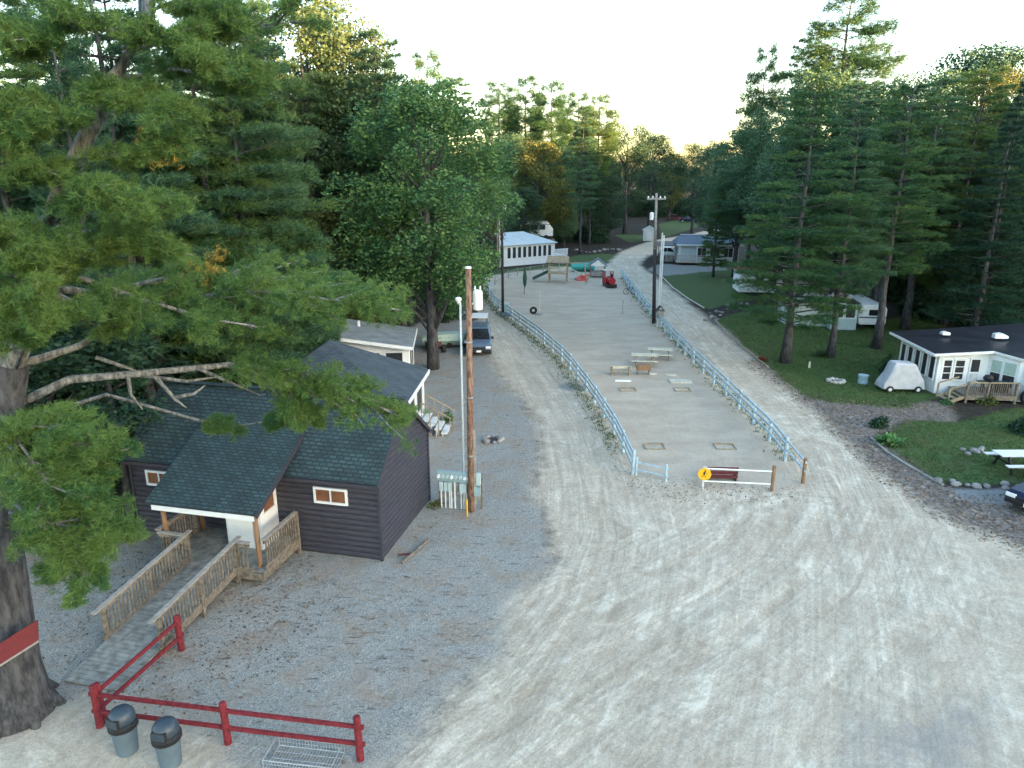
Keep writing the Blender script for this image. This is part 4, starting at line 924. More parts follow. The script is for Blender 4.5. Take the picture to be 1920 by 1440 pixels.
# ---- grey camper with window wall and striped travel trailer
o8 = thing('grey_cabin', 'small grey cabin with two big dark windows left of the striped travel trailer', 'cabin', G(1556, 618), R(-7))
m = MB(); m.box(0, 1.95, 0, 4, 0, 2.15); m.build('wall', 'meterpale', o8)
m = MB(); m.slab([(-3.6, .9, 2.12), (2.0, -.2, 2.2), (2.0, 4.4, 2.4), (-3.6, 4.4, 2.4)], .1); m.build('roof', 'darkroof', o8)
m = MB(); m.box(-3.2, -.03, 1.2, 4, 0, 2.2); m.build('side_room', 'paleblue', o8)
window(o8, .2, .85, 1.0, 1.9, 0, 'white', 'screen', 'x', -1, .08, 0); window(o8, 1.05, 1.75, 1.0, 1.9, 0, 'white', 'screen', 'x', -1, .08, 0)
m = MB()
for i in range(14): m.lathe([(.02, 0), (rnd.uniform(.15, .35), .1), (rnd.uniform(.1, .3), rnd.uniform(.2, .35)), (.03, .45)], (rnd.uniform(-1.5, 1.7), rnd.uniform(.6, 3), 2.2), 8)
m.build('roof_clutter', 'stone', o8)
def trailer_body(x0, x1, y0, y1, z0, z1):
    m = MB(); prof = [(x0 + .15, z0), (x1 - .05, z0), (x1, z0 + .3), (x1, z1 - .35), (x1 - .25, z1), (x0 + .35, z1), (x0, z1 - .5), (x0 - .02, z0 + .5)]
    m.prism(prof, y0, y1, 'y'); return m
o9 = thing('travel_trailer', 'white travel trailer with thin blue stripe parked beside the grey cabin', 'travel trailer', G(1606, 618), R(-7))
trailer_body(0, 2.15, 0, 5.5, .4, 2.0).build('body', 'white', o9, bevel=.08)
MB().box(.05, 2.1, -.02, -.003, .95, 1.06).build('stripe', 'steelblue', o9)
window(o9, .8, 1.5, 1.2, 1.6, 0, 'black', 'glass', 'x', -1, .03, 0)
for x in (.4, 1.8): MB().tube([(x, .6, .33), (x, .85, .33)], .33, 12).build('wheel', 'rubber', o9)
# ---- near right trailer with sunroom, deck and stairs
g0 = Vector((23.95, 38.6, 0))
o10 = thing('trailer_sunroom', 'white sunroom addition with black flat roof and tall dark windows at the right', 'house', g0, R(-3))
HW = 2.35
m = MB(); m.add([(0, 0, 0), (2.75, 0.15, 0), (3.6, -1.3, 0), (9, -1.2, 0), (9, 6, 0), (-.25, 4.0, 0)] + [(x, y, z) for (x, y), z in zip([(0, 0), (2.75, .15), (3.6, -1.3), (9, -1.2), (9, 6), (-.25, 4.0)], [HW] * 6)],
                [(0, 1, 7, 6), (1, 2, 8, 7), (2, 3, 9, 8), (3, 4, 10, 9), (4, 5, 11, 10), (5, 0, 6, 11)]); m.build('wall', 'white', o10)
m = MB(); m.slab([(-.45, -.3, HW + .05), (2.8, -.15, HW + .22), (3.6, -1.55, HW + .12), (9.3, -1.45, HW + .1), (9.3, 6.5, HW + .55), (-.75, 4.5, HW + .25)], .09); m.build('roof', 'darkroof', o10)
m = MB(); m.bar((-.45, -.33, HW - .03), (2.8, -.18, HW + .14), .05, .14); m.bar((2.83, -.17, HW + .13), (3.6, -1.58, HW + .03), .05, .14); m.bar((-.48, -.3, HW - .03), (-.78, 4.5, HW + .17), .05, .14); m.bar((3.6, -1.58, HW + .03), (9.3, -1.5, HW + .02), .05, .12); m.build('fascia', 'white', o10)
for x in (.25, .95): window(o10, x, x + .48, .85, 1.95, .03, 'white', 'screen', 'x', -1, .07, 0, 2)
dd = MB(); dd.box(1.75, 2.35, .04, .075, .55, 2.1); d_ = dd.build('door', 'white', o10); MB().box(1.83, 2.27, .02, .037, 1.3, 2.0).build('door_window', 'screen', d_); MB().box(1.83, 2.27, .02, .037, .7, 1.2).build('door_panel', 'whitegrime', d_)
for i in range(5):
    y = .2 + i * .76; xw = -.012 - .25 * (y + .25) / 4.0
    window(o10, y, y + .5, .8, 2.05, xw - .03, 'white', 'screen', 'y', -1, .08, 0)
# angled bay panes
bay = MB(); bp_ = MB()
for t0, t1 in ((.15, .45), (.55, .9)):
    A0 = Vector((2.75, .15, 0)); B0 = Vector((3.6, -1.3, 0)); nrm = Vector((-1.45, -.85, 0)).normalized() * .03
    p, q = A0.lerp(B0, t0) + nrm, A0.lerp(B0, t1) + nrm; bp_.add([(p.x, p.y, .7), (q.x, q.y, .7), (q.x, q.y, 1.35), (p.x, p.y, 1.35)], [(0, 1, 2, 3)])
    bay.add([(p.x, p.y, 1.4), (q.x, q.y, 1.4), (q.x, q.y, 2.05), (p.x, p.y, 2.05)], [(0, 1, 2, 3)])
bp_.build('bay_window', 'screen', o10); bay.build('bay_screen', 'palegreen', o10)
for x, y, s_ in ((1.9, 3.4, .6), (4.6, 2.6, 1.0)):
    m = MB(); zz = HW + .35; m.loft([[(x - .3 * s_, y + u, zz + v) for u, v in ((-.2, 0), (.2, 0), (.15, .25 * s_), (-.15, .25 * s_))], [(x + .1, y + u, zz + v) for u, v in ((-.26, 0), (.26, 0), (.2, .3 * s_), (-.2, .3 * s_))], [(x + .5 * s_, y + u, zz + v) for u, v in ((-.14, 0), (.14, 0), (.1, .12), (-.1, .12))]])
    m.build('roof_vent', 'white', o10, smooth=False)
# travel trailer at the frame edge
o11 = thing('travel_trailer', 'white travel trailer with grey stripe and visible wheel at the right edge', 'travel trailer', g0 + Vector((3.72, -1.95, 0)), R(-3))
m = trailer_body(0, 7.5, 0, 2.4, .5, 2.3); m.build('body', 'white', o11, bevel=.05)
MB().box(.02, 7.4, -.015, -.003, 1.35, 1.5).build('stripe', 'meter', o11)
window(o11, .62, 1.2, 1.05, 1.95, 0, 'white', 'screen', 'x', -1, .05, 0, 1)
MB().box(.3, 7.4, .05, 2.3, .3, .5).build('chassis', 'black', o11)
wl = MB(); wl.tube([(.25, -.14, .42), (.25, .1, .42)], .4, 18); wo = wl.build('wheel', 'rubber', o11); MB().tube([(.25, -.16, .42), (.25, -.12, .42)], .2, 14).build('rim', 'white', wo)
dk = thing('wooden_deck', 'brown wooden deck with stairs and thin balusters before the white sunroom', 'deck', g0 + Vector((.0, 0, 0)), R(-3))
m = MB(); m.box(.75, 3.4, -1.75, -.02, .38, .45); m.box(.75, 3.4, -1.79, -1.755, .2, .45); m.build('deck_floor', 'deckwood', dk)
m = MB()
for i in range(24): m.box(.85 + i * .11, .88 + i * .11, -1.76, -1.73, .45, 1.15)
for i in range(5): m.box(3.36, 3.39, -1.6 + i * .25, -1.57 + i * .25, .45, 1.15)
m.build('balusters', 'deckwood', dk)
m = MB(); m.box(.8, 3.42, -1.80, -1.70, 1.15, 1.2); m.build('handrail', 'tan', dk)
for x in (.8, 1.9, 3.38): MB().box(x - .05, x + .05, -1.8, -1.7, -.05, 1.2).build('post', 'deckwood', dk)
m = MB()
for i in range(3): m.box(.55 - .28 * i, .88 - .28 * i, -1.7, -.6, .28 - .13 * i, .32 - .13 * i)
m.bar((.9, -1.72, .4), (-.15, -1.72, .0), .04, .16); m.bar((.9, -.58, .4), (-.15, -.58, .0), .04, .16); m.build('stairs', 'tan', dk)
m = MB(); m.bar((.95, -1.75, 1.15), (-.1, -1.75, .8), .05, .07); m.bar((.95, -.55, 1.15), (-.1, -.55, .8), .05, .07); m.bar((-.1, -1.75, -.05), (-.1, -1.75, .8), .07, .07); m.bar((-.1, -.55, -.05), (-.1, -.55, .8), .07, .07); m.build('stair_rail', 'tan', dk)
gr = thing('barbecue_grill', 'black barbecue grill standing on the wooden deck', 'grill', g0 + Vector((2.2, -1.1, .45)), R(-3))
m = MB(); m.lathe([(.02, .62), (.24, .68), (.26, .8), (.18, .93), (.02, .97)], (0, 0, 0), 12); m.build('lid', 'black', gr)
m = MB(); m.box(-.5, .5, -.2, .2, .56, .6); m.build('shelf', 'black', gr)
for x in (-.22, .22): MB().box(x - .03, x + .03, -.15, .15, 0, .56).build('leg', 'black', gr)
cb = thing('storage_box', 'dark storage box at the right end of the wooden deck', 'box', g0 + Vector((2.95, -1.2, .45)), R(-3))
MB().box(-.3, .3, -.2, .2, 0, .55).build('body', 'black', cb, bevel=.02); MB().box(-.32, .32, -.22, .22, .56, .6).build('lid', 'binlid', cb)
# ---------------------------------------------------------------- yard things
def rail_fence(name, label, cat, posts, mat, h, rails, ps=.07, rw=.05, rh=.09, group=None, jit=0.0, postmat=None, roundp=True):
    t = thing(name, label, cat, posts[0], group=group); o = Vector(posts[0])
    for p in posts:
        q = Vector(p) - o; m = MB(); hh = h * rnd.uniform(.97, 1.06); tx, ty = rnd.uniform(-jit, jit), rnd.uniform(-jit, jit)
        if roundp: m.tube([(q.x, q.y, -.15), (q.x + tx, q.y + ty, hh * .98), (q.x + tx, q.y + ty, hh)], [ps, ps * .95, ps * .7], 8)
        else: m.box(q.x - ps, q.x + ps, q.y - ps, q.y + ps, -.15, hh)
        m.build('post', postmat or mat, t)
    for i in range(len(posts) - 1):
        a = Vector(posts[i]) - o; b = Vector(posts[i + 1]) - o
        for z in rails:
            d = (b - a).normalized(); s_ = rnd.uniform(-.3, .3) * jit
            MB().bar(a - d * .12 + Vector((0, 0, z * h + s_)), b + d * .12 + Vector((0, 0, z * h + rnd.uniform(-.5, .5) * jit)), rw, rh).build('rail', mat, t)
    return t
rail_fence('rail_fence', 'red two rail fence running behind the two trash cans', 'fence', [G(188, 1362), G(428, 1393), G(676, 1424)], 'red_paint', 1.08, (.38, .80), .085, .06, .085, jit=.03)
f = rail_fence('rail_fence', 'red two rail fence angling up beside the foot of the wooden ramp', 'fence', [G(196, 1352), G(341, 1218)], 'red_paint', 1.05, (.38, .80), .085, .06, .085, jit=.03)
f.children[0].hide_render = False
def along(pts, step):
    P_ = [G(*p) for p in pts]; out = [P_[0]]; need = step
    for i in range(len(P_) - 1):
        a, b = P_[i], P_[i + 1]; L = (b - a).length; t = need
        while t <= L: out.append(a.lerp(b, t / L)); t += step
        need = t - L
    return out
LF_ = along([(1186, 889), (1168, 848), (1150, 812), (1105, 742), (1060, 682), (1010, 637), (960, 600), (930, 578), (916, 556), (925, 538)], 2.35)
rail_fence('rail_fence', 'pale blue rail fence along the left side of the play yard', 'fence', LF_, 'palevinyl', 1.05, (.34, .64, .9), .075, .05, .11, jit=.04)
RF_ = along([(1505, 906), (1440, 824), (1360, 742), (1290, 672), (1226, 602), (1190, 556), (1165, 520)], 2.35)
rail_fence('rail_fence', 'pale blue rail fence along the right side of the play yard', 'fence', RF_[1:], 'palevinyl', 1.05, (.36, .68, .94), .075, .05, .11, jit=.05)
f = rail_fence('rail_fence', 'last bay of rail fence meeting the brown corner post by the gate', 'fence', RF_[:2], 'palevinyl', 1.1, (.5, .85), .08, .05, .08, postmat='postwood')
BK_ = along([(928, 534), (960, 519), (1010, 510), (1060, 505), (1120, 501)], 2.6)
rail_fence('rail_fence', 'thin grey rail fence at the far end of the play yard before the white house', 'fence', BK_, 'polegrey', .95, (.4, .85), .05, .035, .05)
FR_ = along([(1192, 890), (1235, 900), (1300, 912)], 1.3)
rail_fence('rail_fence', 'short faded blue rail fence just left of the yellow sign', 'fence', FR_, 'palevinyl', .75, (.3, .75), .05, .04, .06, jit=.03)
# gate with two white pipes
gt = thing('pipe_gate', 'gate of two white rails between the yellow sign and a brown post', 'gate', G(1447, 920))
o = gt.location.copy(); e = G(1317, 914) - o
MB().tube([(0, 0, -.1), (0, 0, 1.05)], .07, 10).build('gate_post', 'postwood', gt)
for z in (.28, .82): MB().tube([(0, 0, z), tuple(e + Vector((0, 0, z + .0)))], .032, 8).build('rail', 'white', gt)
MB().tube([tuple(e + Vector((0, 0, -.1))), tuple(e + Vector((0, 0, .9)))], .03, 8).build('rail_support', 'white', gt)
sg = thing('warning_sign', 'round yellow sign with a black running figure at the end of the white gate', 'sign', G(1317, 916) + Vector((0, -.12, 0)), R(-10))
MB().box(-.02, .02, 0, .03, -.1, 1.0).build('post', 'whitegrime', sg)
m = MB(); m.tube([(0, -.03, .68), (0, -.005, .68)], .27, 8); so = m.build('board', 'yellow', sg)
m = MB()
m.tube([(.02, -.036, .82), (.02, -.031, .82)], .032, 8); m.bar((.0, -.033, .78), (-.02, -.033, .65), .005, .06, up=(1, 0, 0))
for a, b in (((0, .77), (.09, .72)), ((0, .77), (-.09, .73)), ((-.02, .66), (.06, .6)), ((.06, .6), (.04, .52)), ((-.02, .66), (-.07, .58)), ((-.07, .58), (-.13, .57))):
    m.bar((a[0], -.033, a[1]), (b[0], -.033, b[1]), .005, .028, up=(0, 1, 0))
m.build('figure', 'black', sg)
mbn = thing('bench', 'dark maroon slatted bench behind the white gate rails', 'bench', G(1358, 908) + Vector((0, .35, 0)), R(-3))
for k in range(3): MB().box(-.62, .62, -.03 - .0, 0, .12 + .17 * k, .26 + .17 * k).build('back_slat', 'maroon', mbn)
MB().box(-.6, .62, .02, .42, .36, .40).build('seat', 'cream', mbn)
for x in (-.55, .55): MB().box(x - .03, x + .03, -.02, .4, 0, .36).build('leg', 'black', mbn)
# trash cans
def can(loc, rz, label):
    t = thing('trash_can', label, 'trash can', loc, rz, 'pair of trash cans by the red fence')
    MB().lathe([(.20, 0), (.215, .04), (.255, .60), (.27, .66), (.27, .69)], n=24).build('body', 'bin', t, smooth=False)
    d = MB(); d.lathe([(.285, .66), (.30, .67), (.30, .76), (.275, .78), (.265, .80)], n=24); r = d.build('rim', 'black', t)
    d = MB(); rings = []
    for r_, z in ((.27, .79), (.268, .90), (.25, .99), (.205, 1.06), (.13, 1.10), (.02, 1.11)): rings.append((r_, z))
    d.lathe(rings, n=24); lid = d.build('lid', 'binlid', t, smooth=True)
    d = MB(); d.hexa([(-.15, -.285, .82), (.15, -.285, .82), (.15, -.2, .82), (-.15, -.2, .82), (-.14, -.262, .98), (.14, -.262, .98), (.14, -.18, .98), (-.14, -.18, .98)]); d.build('flap', 'binlid', lid, bevel=.012)
    d = MB(); d.hexa([(-.17, -.275, .805), (.17, -.275, .805), (.17, -.2, .805), (-.17, -.2, .805), (-.16, -.255, 1.0), (.16, -.255, 1.0), (.16, -.17, 1.0), (-.16, -.17, 1.0)]); d.build('flap_frame', 'black', lid, bevel=.012)
can(G(240, 1408), R(-20), 'grey trash can with dark domed swing lid, left one by the red fence')
can(G(321, 1432), R(-8), 'grey trash can with dark domed swing lid, right one, nearer the wire rack')
# wire rack
rk = thing('wire_rack', 'low galvanised wire rack lying in front of the red fence', 'rack', G(572, 1432, 0), R(-8))
m = MB(); w_, l_, h_ = .36, .74, .34
for z in (.05, h_):
    for a, b in (((-l_, -w_), (l_, -w_)), ((l_, -w_), (l_, w_)), ((l_, w_), (-l_, w_)), ((-l_, w_), (-l_, -w_))): m.tube([(a[0], a[1], z), (b[0], b[1], z)], .013, 6)
for x, y in ((-l_, -w_), (l_, -w_), (l_, w_), (-l_, w_)): m.tube([(x, y, 0), (x, y, h_ + (.08 if y > 0 else 0))], .014, 6)
m.build('frame', 'metal', rk)
m = MB()
for i in range(1, 22): x = -l_ + 2 * l_ * i / 22; m.tube([(x, -w_, h_), (x, -w_, .05), (x, w_, .05), (x, w_, h_)], .005, 4)
for y in (-.18, 0, .18): m.tube([(-l_, y, .06), (l_, y, .06)], .006, 4)
for z in (.15, .25):
    for y in (-w_, w_): m.tube([(-l_, y, z), (l_, y, z)], .005, 4)
m.build('wire_grid', 'metal', rk)
# red board
a = G(-35, 1300, 1.0); 
bd = thing('red_board', 'plain red painted board with pale lower edge in front of the big pine trunk', 'sign', G(72, 1290, 0), R(0))
p0 = AT(-70, 1290, 12.2) - bd.location; p1 = AT(72, 1200, 13.0) - bd.location; hv = Vector((0, .10, .42))
m = MB(); m.hexa([p0, p1, p1 + Vector((-.01, .03, 0)), p0 + Vector((-.01, .03, 0)), p0 + hv, p1 + hv, p1 + hv + Vector((-.01, .03, 0)), p0 + hv + Vector((-.01, .03, 0))]); b0 = m.build('board', 'sign_red', bd)
MB().bar(p0 - Vector((0, 0, .02)), p1 - Vector((0, 0, .02)), .05, .035).build('trim', 'railtop', b0)
MB().bar(p0.lerp(p1, .45) + Vector((0, .06, .2)), p0.lerp(p1, .45) + Vector((-.1, .75, .2)), .07, .07).build('bracket', 'red_paint', bd)
# utility pole near with meter bank
c = G(884, 958); c = Vector((c.x, c.y, 0))
up = thing('utility_pole', 'tall reddish brown wooden utility pole behind the bank of electric meters', 'utility pole', c)
top = AT(878, 503, c.y) - c
MB().tube([(0, 0, -.3), tuple(top)], [.135, .095], 14).build('pole', 'polewood', up, smooth=True)
MB().tube([tuple(top), tuple(top + Vector((0, 0, .06)))], [.11, .09], 12).build('cap', 'lamp', up)
q = AT(896, 582, c.y + .3) - c
m = MB(); m.lathe([(.02, 0), (.15, .03), (.17, .08), (.17, .62), (.15, .68), (.04, .72)], tuple(q), 16); tf = m.build('transformer', 'lamp', up, smooth=False)
for dx in (-.09, .09): MB().lathe([(.02, 0), (.035, .03), (.02, .06), (.035, .09), (.015, .14)], (q.x + dx, q.y, q.z + .71), 8).build('insulator', 'lamp', tf)
m = MB(); m.bar((0, .1, q.z + .25), (q.x, q.y, q.z + .25), .05, .05); m.build('bracket', 'metal', up)
MB().box(.1, .2, -.06, .06, .2, 3.2).build('conduit_cover', 'yellow' if False else 'polegrey', up)
for z in (2.2, 4.4, 6.4): MB().lathe([(.14, z), (.142, z + .05)], n=14).build('band', 'metal', up)
mast = thing('conduit_mast', 'thin silver mast with a floodlight on top left of the brown utility pole', 'light mast', Vector((c.x - .26, c.y + .12, 0)))
tm = AT(863, 566, c.y + .12) - mast.location
MB().tube([(0, 0, -.1), tuple(tm)], .038, 8).build('pole', 'pipe', mast, smooth=True)
m = MB(); m.lathe([(.03, -.08), (.05, -.02), (.12, .08), (.10, .14), (.03, .17)], (tm.x - .06, tm.y, tm.z), 12); m.build('floodlight', 'lamp', mast, smooth=True)
for z in (2.5, 4.2, 5.8): MB().box(-.06, .26, -.03, .03, z, z + .04).build('clamp', 'metal', mast)
# meter bank
ml, mr = G(822, 950), G(905, 957); rzm = math.atan2(mr.y - ml.y, mr.x - ml.x); 
mt = thing('meter_bank', 'row of round electric meters on a pale grey rack with white conduits', 'meter bank', ml, rzm)
L = (mr - ml).length; mt.scale = (1, 1, 1.14)
bk = MB(); bk.box(.02, L - .08, .03, .07, 1.05, 1.1); bk.box(.02, L - .08, .03, .06, .35, .47); bk.box(.02, L - .08, .03, .06, .55, .9); bk.build('backboard', 'stone', mt)
m = MB(); m.box(0, L * .86, -.12, .025, .98, 1.32); mb_ = m.build('meter_trough', 'meter', mt, bevel=.008)
for i in range(8):
    x = .09 + i * .165
    MB().tube([(x, -.121, 1.15), (x, -.2, 1.15)], [.062, .055], 14).build('meter', 'meterpale' if i % 3 else 'lamp', mt)
for x0, x1, z0, z1 in ((.09, .24, .62, .94), (.27, .39, .62, .94), (.41, .55, .62, .94), (.86, 1.12, .60, .92)): MB().box(x0, x1, -.11, .02, z0, z1).build('breaker_box', 'meterpale', mt, bevel=.006)
MB().box(L * .88, L * .97, -.14, .02, .92, 1.32).build('junction_box', 'meterpale', mt, bevel=.01); MB().box(L * .82, L * .96, -.16, .02, .55, .86).build('junction_box', 'meter', mt, bevel=.01)
for x in (.14, .30, .46, .53, .66, .90, 1.0, 1.10, 1.2, 1.27, 1.33): MB().tube([(x, -.04, -.05), (x, -.04, 1.0 if .6 < x < .7 else .64)], .026 if x != .66 else .034, 8).build('conduit', 'pipe', mt)
for x in (.01, L - .1): MB().box(x, x + .08, .075, .16, -.1, 1.25).build('post', 'deckwood', mt)
yp = thing('gas_marker', 'thin yellow marker pipe in front of the meter bank', 'marker post', G(876, 968)); MB().tube([(0, 0, -.05), (0, 0, .62)], .03, 8).build('pipe', 'yellow', yp); MB().lathe([(.03, .62), (.035, .64), (.02, .67)], n=8).build('cap', 'yellow', yp)
# light pole left and pole right of the yard
c = G(943, 592)
lp = thing('light_pole', 'dark pole with white street light and silver conduit at the left of the play yard', 'light pole', c); tp = AT(941, 388, c.y) - c
MB().tube([(0, 0, -.2), tuple(tp)], [.13, .10], 10).build('pole', 'poledark', lp, smooth=True)
MB().tube([(-.26, .05, 4.2), (-.3, .05, tp.z - .5)], .07, 8).build('conduit', 'metal', lp); MB().tube([(-.45, .05, 4.2), (-.45, .05, tp.z - 1.0)], .05, 8).build('conduit', 'polegrey', lp)
m = MB(); m.lathe([(.04, .0), (.15, .06), (.17, .3), (.12, .45), (.03, .5)], (tp.x + .28, tp.y, tp.z - .35), 10); m.build('lamp', 'lamp', lp, smooth=True); MB().bar((tp.x, 0, tp.z - .1), (tp.x + .25, 0, tp.z - .1), .05, .05).build('arm', 'metal', lp)
MB().box(.1, .62, -.2, .2, .25, 1.15).build('control_box', 'meter', lp, bevel=.03); MB().box(-.15, .75, -.4, -.15, 0, .35).build('equipment', 'steelblue', lp, bevel=.05)
c = G(1226, 606)
rpn = thing('utility_pole', 'weathered silver and black utility pole with pale conduits at the right fence', 'utility pole', c); tp = AT(1231, 362, c.y) - c
mid = tp * .58; mid.x -= .05
MB().tube([(0, 0, -.2), tuple(mid)], [.16, .13], 10).build('pole', 'poledark', rpn, smooth=True); MB().tube([tuple(mid), tuple(tp)], [.13, .09], 10).build('pole_top', 'polegrey', rpn, smooth=True)
for dx, z1 in ((.27, 7.4), (.42, 7.2)): MB().tube([(dx, 0, 1), (dx, 0, z1)], .06, 8).build('conduit', 'pipe', rpn)
m = MB(); m.lathe([(.03, 0), (.15, .03), (.17, .55), (.05, .62)], (tp.x - .28, 0, tp.z - 2.1), 12); m.build('transformer', 'lamp', rpn)
MB().box(tp.x - .75, tp.x + .75, -.16, -.06, tp.z - .5, tp.z - .38).build('crossarm', 'polegrey', rpn)
for dx in (-.65, -.3, .3, .65): MB().lathe([(.05, 0), (.06, .06), (.04, .16)], (tp.x + dx, -.11, tp.z - .38), 8).build('insulator', 'lamp', rpn)
bx = thing('birdhouse_box', 'small wooden post box with peaked dark roof at the right fence pole', 'post box', G(1236, 612))
MB().box(-.25, .25, -.2, .2, .7, 1.35).build('box', 'stone', bx); m = MB(); m.slab([(-.36, -.3, 1.3), (0, -.3, 1.72), (0, .3, 1.72), (-.36, .3, 1.3)], .04); m.slab([(.36, -.3, 1.3), (.003, -.3, 1.72), (.003, .3, 1.72), (.36, .3, 1.3)], .04); m.build('roof', 'poledark', bx)
for x in (-.16, .16): MB().box(x - .04, x + .04, -.04, .04, -.1, .7).build('post', 'pipe', bx)
# wires
def wire(a, b, sag, label, r=.018):
    a, b = Vector(a), Vector(b); t = thing('overhead_wire', label, 'wire', a); pts = [(a.lerp(b, i / 24) - a - Vector((0, 0, sag * 4 * (i / 24) * (1 - i / 24)))) for i in range(25)]
    MB().tube(pts, r, 5).build('cable', 'black', t)
LT = Vector(lp.location) + Vector((-.05, 0, 9.2)); RT = Vector(rpn.location) + Vector((0, 0, 9.9))
wire(LT + Vector((0, 0, -.9)), RT + Vector((0, 0, -1.5)), .5, 'lower overhead wire between the two poles of the play yard')
wire(RT, RT + Vector((-30, 60, 1.2)), .6, 'thin overhead wire running back from the right pole into the woods', .015)
wire(RT + Vector((0, 0, -.4)), RT + Vector((34, 34, 1.0)), .8, 'thin overhead wire from the right pole toward the trailers', .015)

# vehicles
def car(name, label, cat, loc, rz, paint, L=4.5, W=1.8, H=1.7, kind='suv', scale=1.0, plate=True):
    t = thing(name, label, cat, loc, rz, scale=scale)
    # front faces -y
    h0, hb = .28, H * .56
    if kind == 'suv': lp_ = [(-L / 2, h0 + .1), (-L / 2 + .03, hb * .72), (-L / 2 + .2, hb * .92), (-L * .24, hb + .03), (L / 2 - .05, hb + .05), (L / 2, hb * .7), (L / 2 - .03, h0 + .1), (L / 2 - .2, h0), (-L / 2 + .2, h0)]
    else: lp_ = [(-L / 2, h0 + .1), (-L / 2 + .03, hb * .7), (-L / 2 + .25, hb * .88), (-L * .2, hb), (L * .34, hb + .02), (L / 2 - .05, hb * .95), (L / 2, hb * .65), (L / 2 - .03, h0 + .1), (L / 2 - .2, h0), (-L / 2 + .2, h0)]
    m = MB(); m.prism(lp_, -W / 2, W / 2, 'x'); m.build('body', paint, t, bevel=.07)
    y0, y1, yt0, yt1 = (-L * .24, L / 2 - .12, -L * .08, L / 2 - .35) if kind == 'suv' else (-L * .2, L * .36, -L * .05, L * .2)
    wi = W / 2 - .06; wt_ = W / 2 - .22
    m = MB(); m.hexa([(-wi, y0, hb), (wi, y0, hb), (wi, y1, hb), (-wi, y1, hb), (-wt_, yt0, H - .05), (wt_, yt0, H - .05), (wt_, yt1, H - .05), (-wt_, yt1, H - .05)]); m.build('windows', 'glass', t, bevel=.03)
    m = MB(); m.hexa([(-wt_ - .02, yt0 - .03, H - .055), (wt_ + .02, yt0 - .03, H - .055), (wt_ + .02, yt1 + .03, H - .055), (-wt_ - .02, yt1 + .03, H - .055), (-wt_ + .06, yt0 + .06, H), (wt_ - .06, yt0 + .06, H), (wt_ - .06, yt1 - .06, H), (-wt_ + .06, yt1 - .06, H)])
    for sx in (-1, 1):
        m.bar((sx * wi, y0, hb), (sx * wt_, yt0, H - .03), .06, .06); m.bar((sx * wi, y1, hb), (sx * wt_, yt1, H - .03), .08, .1); m.bar((sx * (wi + .0), (y0 + y1) / 2, hb), (sx * (wt_ + .01), (yt0 + yt1) / 2, H - .03), .05, .06)
    m.build('roof', paint, t)
    for sx in (-1, 1):
        for y in (-L * .31, L * .3):
            wl = MB().tube([(sx * (W / 2 - .2), y, .33), (sx * (W / 2 + .01), y, .33)], .33, 18).build('wheel', 'rubber', t); MB().tube([(sx * (W / 2 + .0), y, .33), (sx * (W / 2 + .025), y, .33)], .19, 12).build('rim', 'metal', wl)
        MB().box(sx * (W / 2 - .22) - .17, sx * (W / 2 - .22) + .17, -L / 2 - .012, -L / 2 + .06, hb * .62, hb * .78).build('headlight', 'lamp', t)
        MB().box(sx * (W / 2 + .08) - .09, sx * (W / 2 + .08) + .09, -L * .17, -L * .14, hb, hb + .15).build('mirror', 'black', t)
        MB().box(sx * (W / 2 - .15) - .1, sx * (W / 2 - .15) + .1, L / 2 - .06, L / 2 + .012, hb * .7, hb * .95).build('taillight', 'redplastic', t)
    MB().box(-W * .28, W * .28, -L / 2 - .01, -L / 2 + .05, hb * .55, hb * .72).build('grille', 'black', t)
    MB().box(-W / 2 + .05, W / 2 - .05, -L / 2 - .06, -L / 2 + .1, h0, h0 + .2).build('bumper', 'black', t, bevel=.03); MB().box(-W / 2 + .05, W / 2 - .05, L / 2 - .1, L / 2 + .06, h0, h0 + .2).build('bumper', 'black', t, bevel=.03)
    if plate: MB().box(-.16, .16, -L / 2 - .075, -L / 2 - .063, h0 + .03, h0 + .17).build('number_plate', 'white', t)
    return t
cl = G(896, 668)
car('parked_car', 'blue grey sport utility vehicle parked facing the camera behind the brown pole', 'car', cl + Vector((0, 2.1, 0)), R(2), 'steelblue', 4.4, 1.72, 1.62)
gc = thing('golf_cart', 'small open golf cart with white roof behind the blue grey vehicle', 'golf cart', G(899, 640) + Vector((0, 1.2, 0)), 0)
MB().slab([(-.6, -.9, 1.75), (.6, -.9, 1.75), (.6, .9, 1.75), (-.6, .9, 1.75)], .06).build('roof', 'white', gc)
MB().hexa([(-.6, -1.1, .3), (.6, -1.1, .3), (.6, 1.1, .3), (-.6, 1.1, .3), (-.55, -.9, .75), (.55, -.9, .75), (.55, 1.0, .7), (-.55, 1.0, .7)]).build('body', 'stone', gc, bevel=.05)
for x in (-.52, .52):
    for y in (-.8, .8): MB().tube([(x, y, .7), (x, y, 1.72)], .025, 6).build('roof_post', 'black', gc); MB().tube([(x - .08, y, .25), (x + .08, y, .25)], .25, 12).build('wheel', 'rubber', gc)
MB().box(-.5, .5, .0, .35, .7, .95).build('seat', 'black', gc, bevel=.04)
bt = thing('covered_boat', 'pale green covered boat lying by the bright green tree', 'boat', G(845, 655) + Vector((-.2, 1, 0)), R(8))
m = MB(); rings = []
for x, w_, z in ((-1.9, .5, .75), (-1, .75, .95), (.5, .75, 1.0), (1.5, .45, .9), (2.1, .06, .8)): rings.append([(x, -w_, .55), (x, -w_ * .6, .2), (x, w_ * .6, .2), (x, w_, .55), (x, w_ * .7, z), (x, -w_ * .7, z)])
m.loft(rings); m.build('hull', 'palegreen', bt, smooth=False); MB().bar((-1.6, 0, .12), (1.6, 0, .12), .9, .12).build('trailer', 'black', bt)
